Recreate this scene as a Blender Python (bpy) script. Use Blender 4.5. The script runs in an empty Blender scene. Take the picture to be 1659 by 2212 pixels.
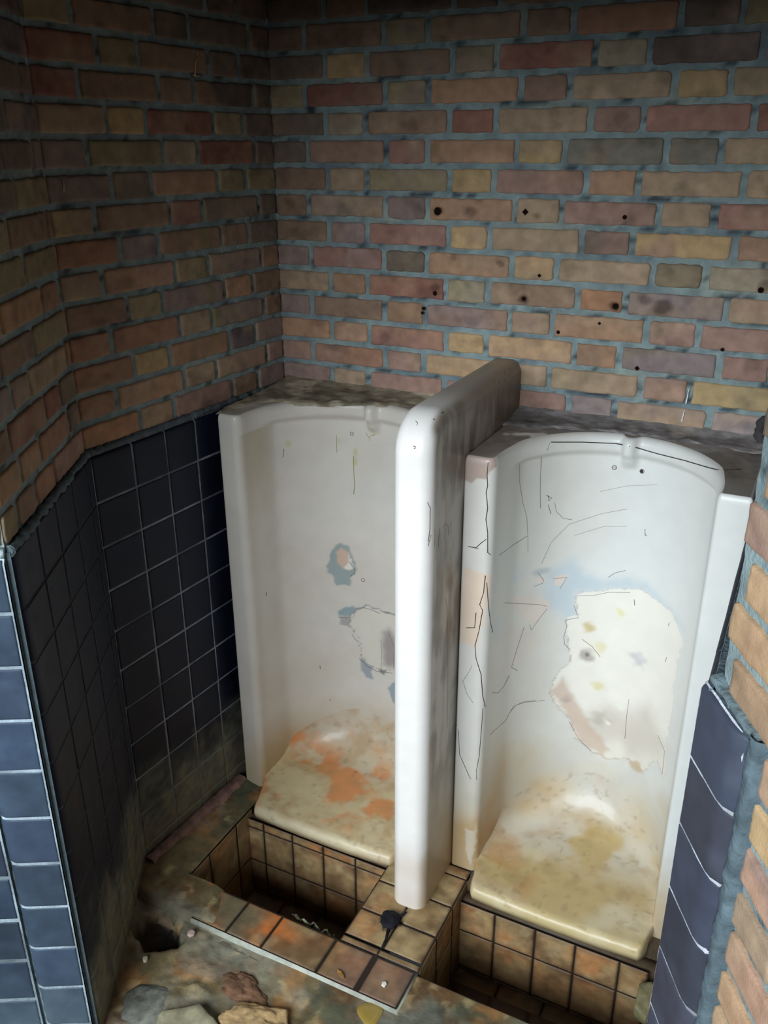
import bpy, math, random
import numpy as np
from mathutils import Vector, Matrix

random.seed(7)
SC = bpy.context.scene
COL = SC.collection

# ------------------------------------------------------------------ camera
cam_data = bpy.data.cameras.new('camera')
cam_data.sensor_fit = 'HORIZONTAL'
cam_data.sensor_width = 36.0
cam_data.lens = 40.94
cam_data.clip_start = 0.01
cam = bpy.data.objects.new('camera', cam_data)
COL.objects.link(cam)
_f = Vector((-0.413, 0.825, -0.386)).normalized()
_r = Vector((0.895, 0.447, -0.004)).normalized()
_u = _r.cross(_f).normalized()
_r = _f.cross(_u).normalized()
cam.matrix_world = Matrix(((_r.x, _u.x, -_f.x, 1.320), (_r.y, _u.y, -_f.y, -2.018), (_r.z, _u.z, -_f.z, 0.605), (0, 0, 0, 1)))
SC.camera = cam

# ------------------------------------------------------------------ light
world = bpy.data.worlds.new('world')
SC.world = world
world.use_nodes = True
bg = world.node_tree.nodes['Background']
bg.inputs[0].default_value = (0.62, 0.78, 1.0, 1)
bg.inputs[1].default_value = 0.045


def area(name, loc, target, sx, sy, power, color):
    l = bpy.data.lights.new(name, 'AREA')
    l.shape = 'RECTANGLE'
    l.size = sx
    l.size_y = sy
    l.energy = power
    l.color = color
    o = bpy.data.objects.new(name, l)
    COL.objects.link(o)
    o.location = loc
    d = Vector(target) - Vector(loc)
    o.rotation_euler = d.to_track_quat('-Z', 'Y').to_euler()
    return o


area('daylight_opening', (0.35, -4.3, 1.15), (0.7, -0.4, -0.7), 2.6, 1.8, 258, (0.89, 0.955, 1.0))

SC.view_settings.view_transform = 'Standard'
SC.view_settings.look = 'None'
SC.view_settings.gamma = 1
SC.view_settings.use_curve_mapping = False
SC.view_settings.exposure = 0.0


# ------------------------------------------------------------------ helpers
def lin(c):
    c = np.asarray(c, float) / 255.0
    return np.where(c <= 0.04045, c / 12.92, ((c + 0.055) / 1.055) ** 2.4)


def _hash(ix, iy, iz, seed):
    h = (ix * 374761393 + iy * 668265263 + iz * 2147483647 + seed * 974634777) & 0xFFFFFFFF
    h = ((h ^ (h >> 13)) * 1274126177) & 0xFFFFFFFF
    return ((h ^ (h >> 16)) & 0xFFFFFF) / float(0xFFFFFF)


def vnoise(P, scale, seed=0):
    """value noise 0..1 at points P (n,3)"""
    Q = np.asarray(P, float) * scale + 1000.0
    i = np.floor(Q).astype(np.int64)
    f = Q - i
    f = f * f * (3 - 2 * f)
    r = 0
    for dx in (0, 1):
        for dy in (0, 1):
            for dz in (0, 1):
                w = (f[:, 0] if dx else 1 - f[:, 0]) * (f[:, 1] if dy else 1 - f[:, 1]) * (f[:, 2] if dz else 1 - f[:, 2])
                r = r + w * _hash(i[:, 0] + dx, i[:, 1] + dy, i[:, 2] + dz, seed)
    return r


def fbm(P, scale, seed=0, octv=4):
    r = 0
    a = 0.5
    t = 0
    for o in range(octv):
        r = r + a * vnoise(P, scale * 2 ** o, seed + o * 17)
        t += a
        a *= 0.5
    return r / t


def sstep(a, b, x):
    t = np.clip((x - a) / (b - a), 0, 1)
    return t * t * (3 - 2 * t)


def mixc(c, d, m):
    m = np.asarray(m)[:, None]
    return c * (1 - m) + np.asarray(d) * m


def poly_sd(pts, poly):
    """signed distance, positive inside; pts (n,2)"""
    poly = np.asarray(poly, float)
    n = len(poly)
    inside = np.zeros(len(pts), bool)
    dist = np.full(len(pts), 1e9)
    x, y = pts[:, 0], pts[:, 1]
    for i in range(n):
        a = poly[i]
        b = poly[(i + 1) % n]
        ab = b - a
        t = np.clip(((x - a[0]) * ab[0] + (y - a[1]) * ab[1]) / max(ab @ ab, 1e-12), 0, 1)
        dist = np.minimum(dist, np.hypot(x - a[0] - t * ab[0], y - a[1] - t * ab[1]))
        c = ((a[1] > y) != (b[1] > y)) & (x < (b[0] - a[0]) * (y - a[1]) / (b[1] - a[1] + 1e-12) + a[0])
        inside ^= c
    return np.where(inside, dist, -dist)


class MB:
    def __init__(self):
        self.v = []
        self.f = []
        self.c = []
        self.n = 0

    def add(self, verts, faces, cols):
        verts = np.asarray(verts, float).reshape(-1, 3)
        cols = np.asarray(cols, float)
        if cols.ndim == 1:
            cols = np.tile(cols, (len(verts), 1))
        self.v.append(verts)
        self.c.append(cols)
        self.f += [tuple(int(i) + self.n for i in fc) for fc in faces]
        self.n += len(verts)

    def grid(self, P, cols, close=False, flip=False):
        """P (m,n,3)"""
        m, n = P.shape[:2]
        fs = []
        for i in range(m - 1):
            for j in range(n - (0 if close else 1)):
                a = i * n + j
                b = i * n + (j + 1) % n
                q = (a, b, b + n, a + n)
                fs.append(q[::-1] if flip else q)
        cols = np.asarray(cols, float)
        self.add(P.reshape(-1, 3), fs, cols if cols.ndim == 1 else cols.reshape(-1, 3))

    def box(self, lo, hi, col, M=None):
        x0, y0, z0 = lo
        x1, y1, z1 = hi
        v = np.array([(x0, y0, z0), (x1, y0, z0), (x1, y1, z0), (x0, y1, z0), (x0, y0, z1), (x1, y0, z1), (x1, y1, z1), (x0, y1, z1)], float)
        if M is not None:
            v = np.array([tuple(M @ Vector(q)) for q in v])
        self.add(v, [(0, 3, 2, 1), (4, 5, 6, 7), (0, 1, 5, 4), (1, 2, 6, 5), (2, 3, 7, 6), (3, 0, 4, 7)], col)

    def tube(self, pts, rad, col, seg=8, closed=False):
        pts = [Vector(p) for p in pts]
        rs = rad if isinstance(rad, (list, tuple)) else [rad] * len(pts)
        P = np.zeros((len(pts), seg, 3))
        for i, p in enumerate(pts):
            t = (pts[min(i + 1, len(pts) - 1)] - pts[max(i - 1, 0)]).normalized()
            a = t.cross(Vector((0.1, 0.2, 1))).normalized()
            b = t.cross(a)
            for j in range(seg):
                g = 2 * math.pi * j / seg
                P[i, j] = p + (a * math.cos(g) + b * math.sin(g)) * rs[i]
        base = self.n
        self.grid(P, col, close=True)
        self.f.append(tuple(base + j for j in range(seg))[::-1])
        self.f.append(tuple(base + (len(pts) - 1) * seg + j for j in range(seg)))

    def build(self, name, mat, parent=None, smooth=True, label=None, origin=None):
        me = bpy.data.meshes.new(name)
        V = np.concatenate(self.v)
        if origin is not None:
            V = V - np.asarray(origin)
        me.from_pydata(V.tolist(), [], self.f)
        ca = me.color_attributes.new('Col', 'FLOAT_COLOR', 'POINT')
        cc = np.concatenate(self.c)
        cc = np.concatenate([cc, np.ones((len(cc), 1))], 1).astype(np.float32)
        ca.data.foreach_set('color', cc.ravel())
        if smooth:
            me.polygons.foreach_set('use_smooth', [True] * len(me.polygons))
        me.materials.append(mat)
        me.validate()
        me.update()
        o = bpy.data.objects.new(name, me)
        COL.objects.link(o)
        if origin is not None and parent is None:
            o.location = origin
        if parent is not None:
            o.parent = parent
        if label:
            o['label'] = label
        return o


def thing(name, label, cat, loc=(0, 0, 0), group=None):
    o = bpy.data.objects.new(name, None)
    o.empty_display_size = 0.05
    COL.objects.link(o)
    o.location = loc
    o['label'] = label
    o['category'] = cat
    if group:
        o['group'] = group
    return o


def tag(o, label, cat, group=None):
    o['label'] = label
    o['category'] = cat
    if group:
        o['group'] = group
    return o


def struct(o, label):
    o['kind'] = 'structure'
    o['label'] = label
    return o


def material(name, rough=0.8, spec=0.5, var=0.12, vscale=60.0, bump=0.3, bscale=220.0, bdist=0.001, coat=0.0, streak=False, tint=None, rvar=0.1):
    m = bpy.data.materials.new(name)
    m.use_nodes = True
    nt = m.node_tree
    N = nt.nodes
    L = nt.links
    b = N['Principled BSDF']
    at = N.new('ShaderNodeAttribute')
    at.attribute_name = 'Col'
    tc = N.new('ShaderNodeTexCoord')
    n1 = N.new('ShaderNodeTexNoise')
    n1.inputs['Scale'].default_value = vscale
    n1.inputs['Detail'].default_value = 6
    if streak:
        mp = N.new('ShaderNodeMapping')
        mp.inputs['Scale'].default_value = (1, 1, 0.12)
        L.new(tc.outputs['Object'], mp.inputs[0])
        L.new(mp.outputs[0], n1.inputs['Vector'])
    else:
        L.new(tc.outputs['Object'], n1.inputs['Vector'])
    mr = N.new('ShaderNodeMapRange')
    mr.inputs['From Min'].default_value = 0.25
    mr.inputs['From Max'].default_value = 0.75
    mr.inputs['To Min'].default_value = 1 - var
    mr.inputs['To Max'].default_value = 1 + var
    L.new(n1.outputs['Fac'], mr.inputs['Value'])
    mul = N.new('ShaderNodeVectorMath')
    mul.operation = 'SCALE'
    L.new(at.outputs['Color'], mul.inputs[0])
    L.new(mr.outputs[0], mul.inputs['Scale'])
    L.new(mul.outputs[0], b.inputs['Base Color'])
    n2 = N.new('ShaderNodeTexNoise')
    n2.inputs['Scale'].default_value = bscale
    n2.inputs['Detail'].default_value = 5
    L.new(tc.outputs['Object'], n2.inputs['Vector'])
    bp = N.new('ShaderNodeBump')
    bp.inputs['Strength'].default_value = bump
    bp.inputs['Distance'].default_value = bdist
    L.new(n2.outputs['Fac'], bp.inputs['Height'])
    L.new(bp.outputs[0], b.inputs['Normal'])
    r2 = N.new('ShaderNodeMapRange')
    r2.inputs['To Min'].default_value = max(0.02, rough - rvar)
    r2.inputs['To Max'].default_value = min(1, rough + rvar)
    L.new(n1.outputs['Fac'], r2.inputs['Value'])
    L.new(r2.outputs[0], b.inputs['Roughness'])
    b.inputs['Specular IOR Level'].default_value = spec
    b.inputs['Coat Weight'].default_value = coat
    b.inputs['Coat Roughness'].default_value = 0.12
    return m


M_BRICK = material('brick', rough=0.85, spec=0.25, var=0.22, vscale=38, bump=0.55, bscale=260, bdist=0.0015)
M_MORTAR = material('mortar', rough=0.9, spec=0.2, var=0.3, vscale=30, bump=0.9, bscale=160, bdist=0.003)
M_TILE = material('dark_glazed_tile', rough=0.48, spec=0.2, var=0.15, vscale=25, bump=0.12, bscale=60, bdist=0.001, rvar=0.12)
M_CER = material('glazed_fireclay', rough=0.42, spec=0.45, var=0.035, vscale=22, bump=0.08, bscale=90, bdist=0.001, coat=0.12, rvar=0.14)
M_STONE = material('stained_quarry_tile', rough=0.6, spec=0.4, var=0.25, vscale=45, bump=0.35, bscale=150, bdist=0.0015)
M_DIRT = material('dirt_crust', rough=0.9, spec=0.25, var=0.4, vscale=28, bump=0.7, bscale=75, bdist=0.003)
M_DARK = material('dark_crack', rough=0.9, spec=0.1, var=0.1)
M_WET = material('still_water', rough=0.08, spec=0.5, var=0.05, bump=0.0)

# brick colours (albedo)
PAL = {
    't': (158, 131, 104), 'o': (163, 117, 86), 'O': (172, 112, 76), 'y': (176, 144, 92), 'Y': (178, 150, 96),
    'm': (122, 100, 102), 'p': (112, 99, 108), 'k': (146, 107, 98), 'r': (142, 90, 82), 'R': (122, 62, 54),
    'b': (118, 88, 70), 'd': (84, 70, 64), 'D': (62, 50, 50), 'v': (128, 116, 82), 'g': (96, 98, 90),
    'l': (138, 126, 138), 'c': (150, 140, 118), 'h': (186, 146, 104), 'H': (196, 158, 104), 'q': (176, 128, 104),
    's': (126, 134, 148), 'n': (70, 62, 74), 'x': (150, 98, 74),
}
_pm = np.array((146., 121., 99.))
PAL = {k: tuple(np.array((154., 134., 114.)) + (np.array(v) - _pm) * .60) for k, v in PAL.items()}
MORT = lin((130, 148, 150))


def brick_wall(name, org, d, nrm, zlo, zhi, courses, cols, s0, s1, parent=None, proud=0.005, label=None, kmin=None, seed=0, spec_color=None, plate=None, gap=0.0055):
    """bricks as rounded raised fields, on a mortar bed"""
    rnd = random.Random(seed)
    org = np.asarray(org, float)
    d = np.asarray(d, float)
    nrm = np.asarray(nrm, float)
    mb = MB()
    # mortar bed
    ns = max(2, int((s1 - s0) / 0.012))
    nz = max(2, int((zhi - zlo) / 0.012))
    S, Z = np.meshgrid(np.linspace(s0, s1, ns), np.linspace(zlo, zhi, nz))
    P = org + S[..., None] * d + Z[..., None] * np.array([0, 0, 1.0])
    pf = P.reshape(-1, 3)
    h = (fbm(pf, 60, 3 + seed, 3) - 0.5) * 0.005
    pf = pf + h[:, None] * nrm
    mc = mixc(np.tile(MORT, (len(pf), 1)), lin((96, 112, 124)), sstep(.5, .75, fbm(pf, 14, 9 + seed)) * 0.6)
    mc = mixc(mc, lin((150, 160, 150)), sstep(.55, .8, fbm(pf, 9, 21 + seed)) * 0.6)
    mc = mixc(mc, lin((30, 38, 48)), sstep(.6, .72, fbm(pf * np.array([1, 1, 3.0]), 26, 5 + seed)) * 0.8)
    flip = np.dot(np.cross(d, [0, 0, 1]), nrm) < 0
    bed = MB()
    bed.grid(pf.reshape(P.shape), mc, flip=flip)
    for k, js in courses.items():
        edges = [s0 - 0.004] + [j for j in js if s0 + .01 < j < s1 - .01] + [s1 + 0.004]
        cs = cols.get(k, '')
        for i in range(len(edges) - 1):
            a, b = edges[i] + gap, edges[i + 1] - gap
            a = a + rnd.uniform(-.001, .002)
            b = b - rnd.uniform(-.001, .002)
            z0 = k * 0.0625 + 0.0052 + rnd.uniform(-.0012, .0018)
            z1 = (k + 1) * 0.0625 - 0.0052 - rnd.uniform(-.0012, .0018)
            if z0 > zhi or z1 < zlo:
                continue
            z0 = max(z0, zlo + .003)
            z1 = min(z1, zhi)
            if z1 - z0 < .012 or b - a < .012:
                continue
            code = cs[i] if i < len(cs) else rnd.choice('tokbrdvto')
            base = lin(PAL[code]) * rnd.uniform(.93, 1.07)
            other = lin(PAL[rnd.choice('tobktmv')])
            nu = max(4, int((b - a) / 0.007))
            nv = 10
            u = np.linspace(0, 1, nu)
            v = np.linspace(0, 1, nv)
            # denser at edges
            ue = np.concatenate([[0, .0015 / (b - a), .004 / (b - a)], np.linspace(.009 / (b - a), 1 - .009 / (b - a), nu), [1 - .004 / (b - a), 1 - .0015 / (b - a), 1]])
            ve = np.concatenate([[0, .025, .07], np.linspace(.14, .86, nv), [.93, .975, 1]])
            U, V = np.meshgrid(ue, ve)
            ss = a + U * (b - a)
            zz = z0 + V * (z1 - z0)
            de = np.minimum(np.minimum(U, 1 - U) * (b - a), np.minimum(V, 1 - V) * (z1 - z0))
            hh = proud * np.sqrt(np.clip(de / 0.004, 0, 1)) - 0.004 * (de < 1e-6)
            P = org + ss[..., None] * d + zz[..., None] * np.array([0, 0, 1.0])
            pf = P.reshape(-1, 3)
            wob = np.stack([vnoise(pf, 70, 31) - .5, vnoise(pf, 70, 32) - .5], 1) * 0.0035
            # rounded corners
            cu = np.minimum(U, 1 - U) * (b - a)
            cv = np.minimum(V, 1 - V) * (z1 - z0)
            rr = rnd.uniform(.002, .008)
            cor = np.clip(1 - cu / rr, 0, 1) * np.clip(1 - cv / rr, 0, 1) * rr * .42
            su = np.where(U < .5, 1, -1) * cor
            sv = np.where(V < .5, 1, -1) * cor
            hn = (fbm(pf, 45, 41 + seed, 3) - .5) * 0.003
            pf = pf + (su.ravel() + wob[:, 0])[:, None] * d + (sv.ravel() + wob[:, 1])[:, None] * np.array([0, 0, 1.0])
            pf = pf + (hh.ravel() + hn)[:, None] * nrm
            c = np.tile(base, (len(pf), 1))
            off = np.array([rnd.random() * 9, 3, rnd.random() * 9])
            c = mixc(c, other, sstep(.42, .72, fbm(pf + off, 11, 51)) * .6)
            c = mixc(c, c * .62, sstep(.58, .78, fbm(pf + off, 22, 61)) * .7)
            c = mixc(c, c * 1.3, sstep(.55, .8, fbm(pf + off * 2, 18, 71)) * .6)
            if spec_color is not None:
                c = spec_color(pf, c)
            mb.grid(pf.reshape(P.shape), c, flip=flip)
    if plate is not None:
        plate(bed)
    root = bed.build(name, M_MORTAR, parent)
    mb.build('brickwork', M_BRICK, root)
    if label:
        struct(root, label)
    return root


AL = 0.0671983
WD = np.array([-math.sin(AL), -math.cos(AL), 0])
NL = np.array([math.cos(AL), -math.sin(AL), 0])
E2 = np.array([0.489, -0.872, 0])
N2 = np.array([0.872, 0.489, 0])      # faces right and away from the entry
E3 = np.array([-0.872, -0.489, 0])    # along the front of the left pier
EV = [.158, .268, .484, .592, .807, .917, 1.131, 1.24]
OD = [.102, .317, .428, .646, .755, .969, 1.080, 1.295]
KT = 17
backc = {k: [j + random.uniform(-.003, .003) for j in (EV if k % 2 == 0 else OD)] for k in range(0, KT)}
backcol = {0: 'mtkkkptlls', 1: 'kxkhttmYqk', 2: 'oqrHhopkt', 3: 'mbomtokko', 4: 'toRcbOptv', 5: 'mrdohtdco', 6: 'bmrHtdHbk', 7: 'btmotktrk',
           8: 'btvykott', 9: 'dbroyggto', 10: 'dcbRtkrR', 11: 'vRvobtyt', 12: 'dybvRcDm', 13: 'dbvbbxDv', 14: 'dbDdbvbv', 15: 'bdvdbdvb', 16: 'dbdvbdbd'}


def back_marks(pf, c):
    x, z = pf[:, 0], pf[:, 2]
    for (hx, hz, r, s) in [(.46, .463, .018, .9), (.455, .285, .016, .5), (.682, .274, .018, .85), (.893, .272, .017, .9), (.54, .463, .024, .5), (.96, .29, .02, .5),
                           (.62, .348, .012, .5), (.50, .36, .012, .4), (1.0, .275, .03, .7), (1.20, .335, .02, .5), (.70, .46, .012, .5), (.66, .285, .012, .3), (.898, .445, .012, .45)]:
        dd = np.hypot(x - hx, (z - hz) * 1.2) + (vnoise(pf, 90, 5) - .5) * .012
        c = mixc(c, lin((58, 36, 28)), sstep(r, r * .35, dd) * s)
    return c


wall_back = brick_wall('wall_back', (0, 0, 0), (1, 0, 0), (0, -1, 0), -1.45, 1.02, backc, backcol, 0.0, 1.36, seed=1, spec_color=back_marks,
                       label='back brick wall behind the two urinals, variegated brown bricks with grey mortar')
LE = [.12, .226, .442, .552]
LO = [.077, .284, .394, .610]
leftc = {k: [j + random.uniform(-.003, .003) for j in (LE if k % 2 == 0 else LO)] for k in range(0, KT)}
# colour order runs from the back corner towards the entry
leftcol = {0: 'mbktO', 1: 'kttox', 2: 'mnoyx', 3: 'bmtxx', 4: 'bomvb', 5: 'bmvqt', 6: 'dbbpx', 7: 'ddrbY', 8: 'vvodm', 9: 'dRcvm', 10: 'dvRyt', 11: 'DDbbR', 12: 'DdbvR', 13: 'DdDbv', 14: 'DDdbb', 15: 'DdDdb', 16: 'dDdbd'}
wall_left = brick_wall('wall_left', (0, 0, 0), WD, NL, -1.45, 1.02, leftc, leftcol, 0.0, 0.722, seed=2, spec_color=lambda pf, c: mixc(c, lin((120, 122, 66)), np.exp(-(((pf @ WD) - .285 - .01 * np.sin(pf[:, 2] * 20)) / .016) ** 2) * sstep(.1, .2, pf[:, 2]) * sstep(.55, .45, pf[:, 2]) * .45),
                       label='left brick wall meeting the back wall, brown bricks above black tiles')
A2 = np.array([-0.0485, -0.7205, 0.0])
L2 = 0.478
s2c = {0: [.2, .31, .409], 1: [.075, .254, .365], 2: [.10, .196, .389], 3: [.03, .255, .347], 4: [.201, .375], 5: [.02, .125, .338], 6: [.187, .4], 7: [.03, .24, .35], 8: [.176, .39], 9: [.05, .214, .32], 10: [.167, .38],
       11: [.06, .27, .38], 12: [.17, .38], 13: [.06, .27, .38], 14: [.17, .38], 15: [.06, .27, .38], 16: [.17, .38]}
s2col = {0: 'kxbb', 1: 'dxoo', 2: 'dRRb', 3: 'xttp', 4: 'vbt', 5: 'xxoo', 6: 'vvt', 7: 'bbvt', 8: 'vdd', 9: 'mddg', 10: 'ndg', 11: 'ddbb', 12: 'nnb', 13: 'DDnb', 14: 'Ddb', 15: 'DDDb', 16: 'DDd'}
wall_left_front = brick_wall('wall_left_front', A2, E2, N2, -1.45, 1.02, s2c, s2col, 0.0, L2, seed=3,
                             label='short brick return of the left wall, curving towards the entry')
B2 = A2 + E2 * L2
pc = {k: ([.108, .216, .43, .54, .75, .86] if k % 2 else [.216, .324, .54, .65, .86, .97]) for k in range(0, KT)}
wall_pier = brick_wall('wall_entry', B2, E3, E2, -1.45, 1.02, pc, {0: 'qtohqt', 1: 'thoqto'}, 0.0, 1.1, seed=4,
                       label='front of the left entry pier, pink brick above blue-black tiles')
# right wall front part, running to the entry
R0 = np.array([1.285, -1.034, 0.0])
NR = np.array([-0.872, -0.489, 0])
rc = {}
rcol = {}
for k in range(-23, KT):
    st = .014 if k % 2 else -.09
    js = []
    s = st
    hd = (k % 2 == 0)
    if k < 0:
        s = .118
        js.append(s)
        hd = (k % 2 == 0)
    while s < 1.3:
        s += .109 if hd else .216
        hd = not hd
        js.append(s)
    rc[k] = js
    rcol[k] = 'd' + ''.join(random.choice('hqoththoqk') for _ in range(9))
rcol[0] = 'hhoqth'
rcol[1] = 'hhtohq'
rcol[2] = 'hhoqht'
rcol[3] = 'kqohtq'
rcol[-1] = 'dqohtq'
rcol[-2] = 'dHktoq'
rcol[-3] = 'dqtqoh'
rcol[-4] = 'dtcoqh'
rcol[-5] = 'dqqkto'
rcol[-6] = 'dhdcoq'
wall_right_front = brick_wall('wall_right_front', R0, E2, NR, -1.45, 1.02, rc, rcol, 0.0, 1.25, seed=5, proud=.006, gap=.0065,
                              label='right brick wall nearest the entry, pale orange bricks with wide grey joints')
rsc = {k: (EV if k % 2 else OD) for k in range(0, KT)}
wall_right = brick_wall('wall_right', (1.292, -1.036, 0), (-.006, 1, 0), (-1, 0, 0), -1.45, 1.02, rsc, {}, 0.0, 1.04, seed=6,
                        label='right brick wall beside the right urinal')


# ------------------------------------------------------------------ black tile dado
TILE = lin((18, 24, 40))
GROUT = lin((104, 110, 118))


def dado(name, org, d, nrm, scuts, zcuts, parent, proud=0.014, grime=None, bull=None, tilec=TILE, grout=GROUT, gap=.0018, seed=0, label=None, skip=None, top=True):
    rnd = random.Random(seed)
    org = np.asarray(org, float)
    d = np.asarray(d, float)
    nrm = np.asarray(nrm, float)
    flip = np.dot(np.cross(d, [0, 0, 1]), nrm) < 0
    up = np.array([0, 0, 1.0])
    mb = MB()
    gb = MB()
    s0, s1 = scuts[0], scuts[-1]
    z1, z0 = zcuts[0], zcuts[-1]
    # bed
    n = int((s1 - s0) / .01) + 2
    m = int((z1 - z0) / .01) + 2
    S, Z = np.meshgrid(np.linspace(s0, s1, n), np.linspace(z0, z1, m))
    hb = np.full_like(S, proud - .0002)
    if bull:
        for (side, r) in bull.values():
            dd = (s1 - S) if side > 0 else (S - s0)
            hb = hb - (r - np.sqrt(np.clip(r * r - np.clip(r - dd, 0, r) ** 2, 0, None))) - .0008 * (dd < r)
    hb = np.maximum(hb, -.004)
    dz_ = z1 - Z
    hb = hb - np.where(dz_ < .009, .006, 0) * (1 if top else 0)
    P = org + S[..., None] * d + Z[..., None] * up + hb[..., None] * nrm
    pf = P.reshape(-1, 3)
    pf = pf + ((vnoise(pf, 90, 4) - .5) * .0012)[:, None] * nrm
    gc = mixc(np.tile(grout, (len(pf), 1)), grout * .45, sstep(.4, .7, fbm(pf, 9, 77 + seed)))
    if grime:
        gc = grime(pf, gc)
    gb.grid(pf.reshape(P.shape), gc, flip=flip)
    # top edge closing to the wall
    Pt = np.stack([org + s * d + up * z1 + nrm * q for q in (-.002, proud - .0066) for s in np.linspace(s0, s1, n)]).reshape(2, n, 3)
    gb.grid(Pt, lin((84, 100, 108)))
    for e_s in (s0, s1):
        Pe = np.stack([org + e_s * d + up * z + nrm * q for q in (-.002, min(proud - .0016, .008 if bull else 1)) for z in np.linspace(z0, z1, m)]).reshape(2, m, 3)
        gb.grid(Pe, lin((84, 100, 108)))
    for i in range(len(scuts) - 1):
        for j in range(len(zcuts) - 1):
            if skip and skip(i, j):
                continue
            a, b = scuts[i] + gap + rnd.uniform(-.0006, .0006), scuts[i + 1] - gap + rnd.uniform(-.0006, .0006)
            zt, zb = zcuts[j] - gap, zcuts[j + 1] + gap
            e = .0035
            ue = np.concatenate([[0, e * .3, e], np.linspace(e * 2, (b - a) - e * 2, 10), [(b - a) - e, (b - a) - e * .3, b - a]]) + a
            ve = np.concatenate([[0, e * .3, e], np.linspace(e * 2, (zt - zb) - e * 2, 10), [(zt - zb) - e, (zt - zb) - e * .3, zt - zb]]) + zb
            U, V = np.meshgrid(ue, ve)
            de = np.minimum(np.minimum(U - a, b - U), np.minimum(V - zb, zt - V))
            hh = proud + .0016 * np.sqrt(np.clip(de / e, 0, 1)) - .004 * (de < 1e-6)
            if bull is not None and i in bull:
                side, r = bull[i]
                dd = (b - U) if side > 0 else (U - a)
                hh = hh - (r - np.sqrt(np.clip(r * r - np.clip(r - dd, 0, r) ** 2, 0, None)))
            if top and j == 0:
                dd = zt - V
                r = .008
                hh = hh - (r - np.sqrt(np.clip(r * r - np.clip(r - dd, 0, r) ** 2, 0, None)))
            tilt = (U - (a + b) / 2) * rnd.uniform(-.006, .006) + (V - (zb + zt) / 2) * rnd.uniform(-.006, .006)
            P = org + U[..., None] * d + V[..., None] * up + (hh + tilt)[..., None] * nrm
            pf = P.reshape(-1, 3)
            c = np.tile(tilec * rnd.uniform(.85, 1.15) * np.array([rnd.uniform(.95, 1.1), 1, rnd.uniform(.95, 1.12)]), (len(pf), 1))
            c = mixc(c, tilec * 1.7, sstep(.5, .8, fbm(pf, 16, 88)) * .5)
            if grime:
                c = grime(pf, c)
            mb.grid(pf.reshape(P.shape), c, flip=flip)
    g = gb.build(name, M_MORTAR, parent, label=label)
    mb.build('glazed_tile_field', M_TILE, g)
    return g


ZC = [-.006, -.115, -.222, -.331, -.437, -.545, -.653, -.761, -.869, -.978, -1.086, -1.195]


def left_grime(pf, c):
    z = pf[:, 2]
    n = fbm(pf, 9, 12)
    c = mixc(c, lin((104, 106, 96)), sstep(-.80, -1.02, z + (n - .5) * .35) * (.5 + .4 * sstep(.4, .6, fbm(pf, 70, 14))))
    c = mixc(c, lin((140, 128, 98)), sstep(-.90, -1.10, z + (fbm(pf * np.array([1, 1, .25]), 40, 13) - .5) * .5) * .35)
    c = mixc(c, lin((40, 32, 28)), sstep(-1.09, -1.17, z + (n - .5) * .1) * .8)
    return c


def entry_grime(pf, c):
    z = pf[:, 2]
    n = fbm(pf, 14, 15)
    c = mixc(c, lin((74, 96, 112)), sstep(.45, .75, n) * .3)
    c = mixc(c, lin((92, 112, 122)), sstep(-.95, -1.12, z + (n - .5) * .3) * .6)
    return c


def seg2_grime(pf, c):
    c = left_grime(pf, c)
    s = (pf - A2) @ E2
    st = fbm(pf * np.array([1, 1, .12]), 30, 19)
    return mixc(c, lin((104, 100, 76)), sstep(.5, .75, st) * sstep(-.55, -1.1, pf[:, 2]) * .55)


dado('black_tile_dado', (0, 0, 0), WD, NL, [.19, .288, .387, .491, .596, .7165], ZC, wall_left, proud=.012, grime=left_grime, grout=lin((128, 134, 146)), gap=.0022, seed=11,
     label='black square tiles with thin grey joints left of the urinal')
A2p = A2 + N2 * 0.0
dado('black_tile_dado', A2, E2, N2, [-.004, .036, .145, .254, .363, L2 + .002], ZC, wall_left_front, proud=.012, grime=seg2_grime, grout=lin((66, 72, 76)), gap=.0018, seed=12,
     bull={4: (1, .018)}, label='black tiles in deep shade, streaked with dirt towards the floor')
TB = lin((54, 68, 84))
ZP = [-.012, -.113, -.218, -.327, -.437, -.545, -.655, -.765, -.874, -.985, -1.095, -1.21]
dado('blue_black_tile_edging', B2, E3, E2, [.0, .102], ZP, wall_pier, proud=.014, grime=entry_grime, tilec=TB, grout=lin((160, 178, 190)), gap=.0026, seed=13,
     bull={0: (1, .02)}, label='blue-black corner tiles with white joints')
dado('blue_black_tile_field', B2 + E3 * .1035, E3, E2, [.0, .108, .216, .324, .432, .54, .65, .76, .87], [z - .04 for z in ZP], wall_pier, proud=.006, grime=entry_grime, tilec=TB * .8,
     grout=lin((150, 168, 178)), gap=.004, seed=14, label='chipped older tiles behind the corner strip')
# right: a narrow strip of slate blue tiles on the wall near the entry and a dado beside the urinal
RT = lin((60, 65, 76))
dado('slate_blue_tile_edging', R0 - E2 * .012, E2, NR, [.0, .118], [.0, -.111, -.219, -.33, -.442, -.555, -.665, -.775, -.885, -.995, -1.105, -1.2], wall_right_front, proud=.020,
     tilec=RT, grout=lin((190, 196, 206)), gap=.0016, seed=15, bull={0: (1, .03)}, label='slate blue tiles with rounded outer edge')
dado('slate_blue_tile_dado', (1.290, -1.045, 0), (-.006, 1, 0), (-1, 0, 0), [-.002, .1, .21, .32, .43, .54, .65, .76], [.0, -.111, -.219, -.33, -.442, -.555, -.665, -.775, -.885, -.995, -1.105, -1.2], wall_right,
     proud=.020, tilec=RT * .7, grout=lin((112, 128, 136)), gap=.0012, seed=16, label='slate blue tiles beside the right urinal')
# mortar line along the tile top on the left, and mortar beside the right tiles
mt = MB()


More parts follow.
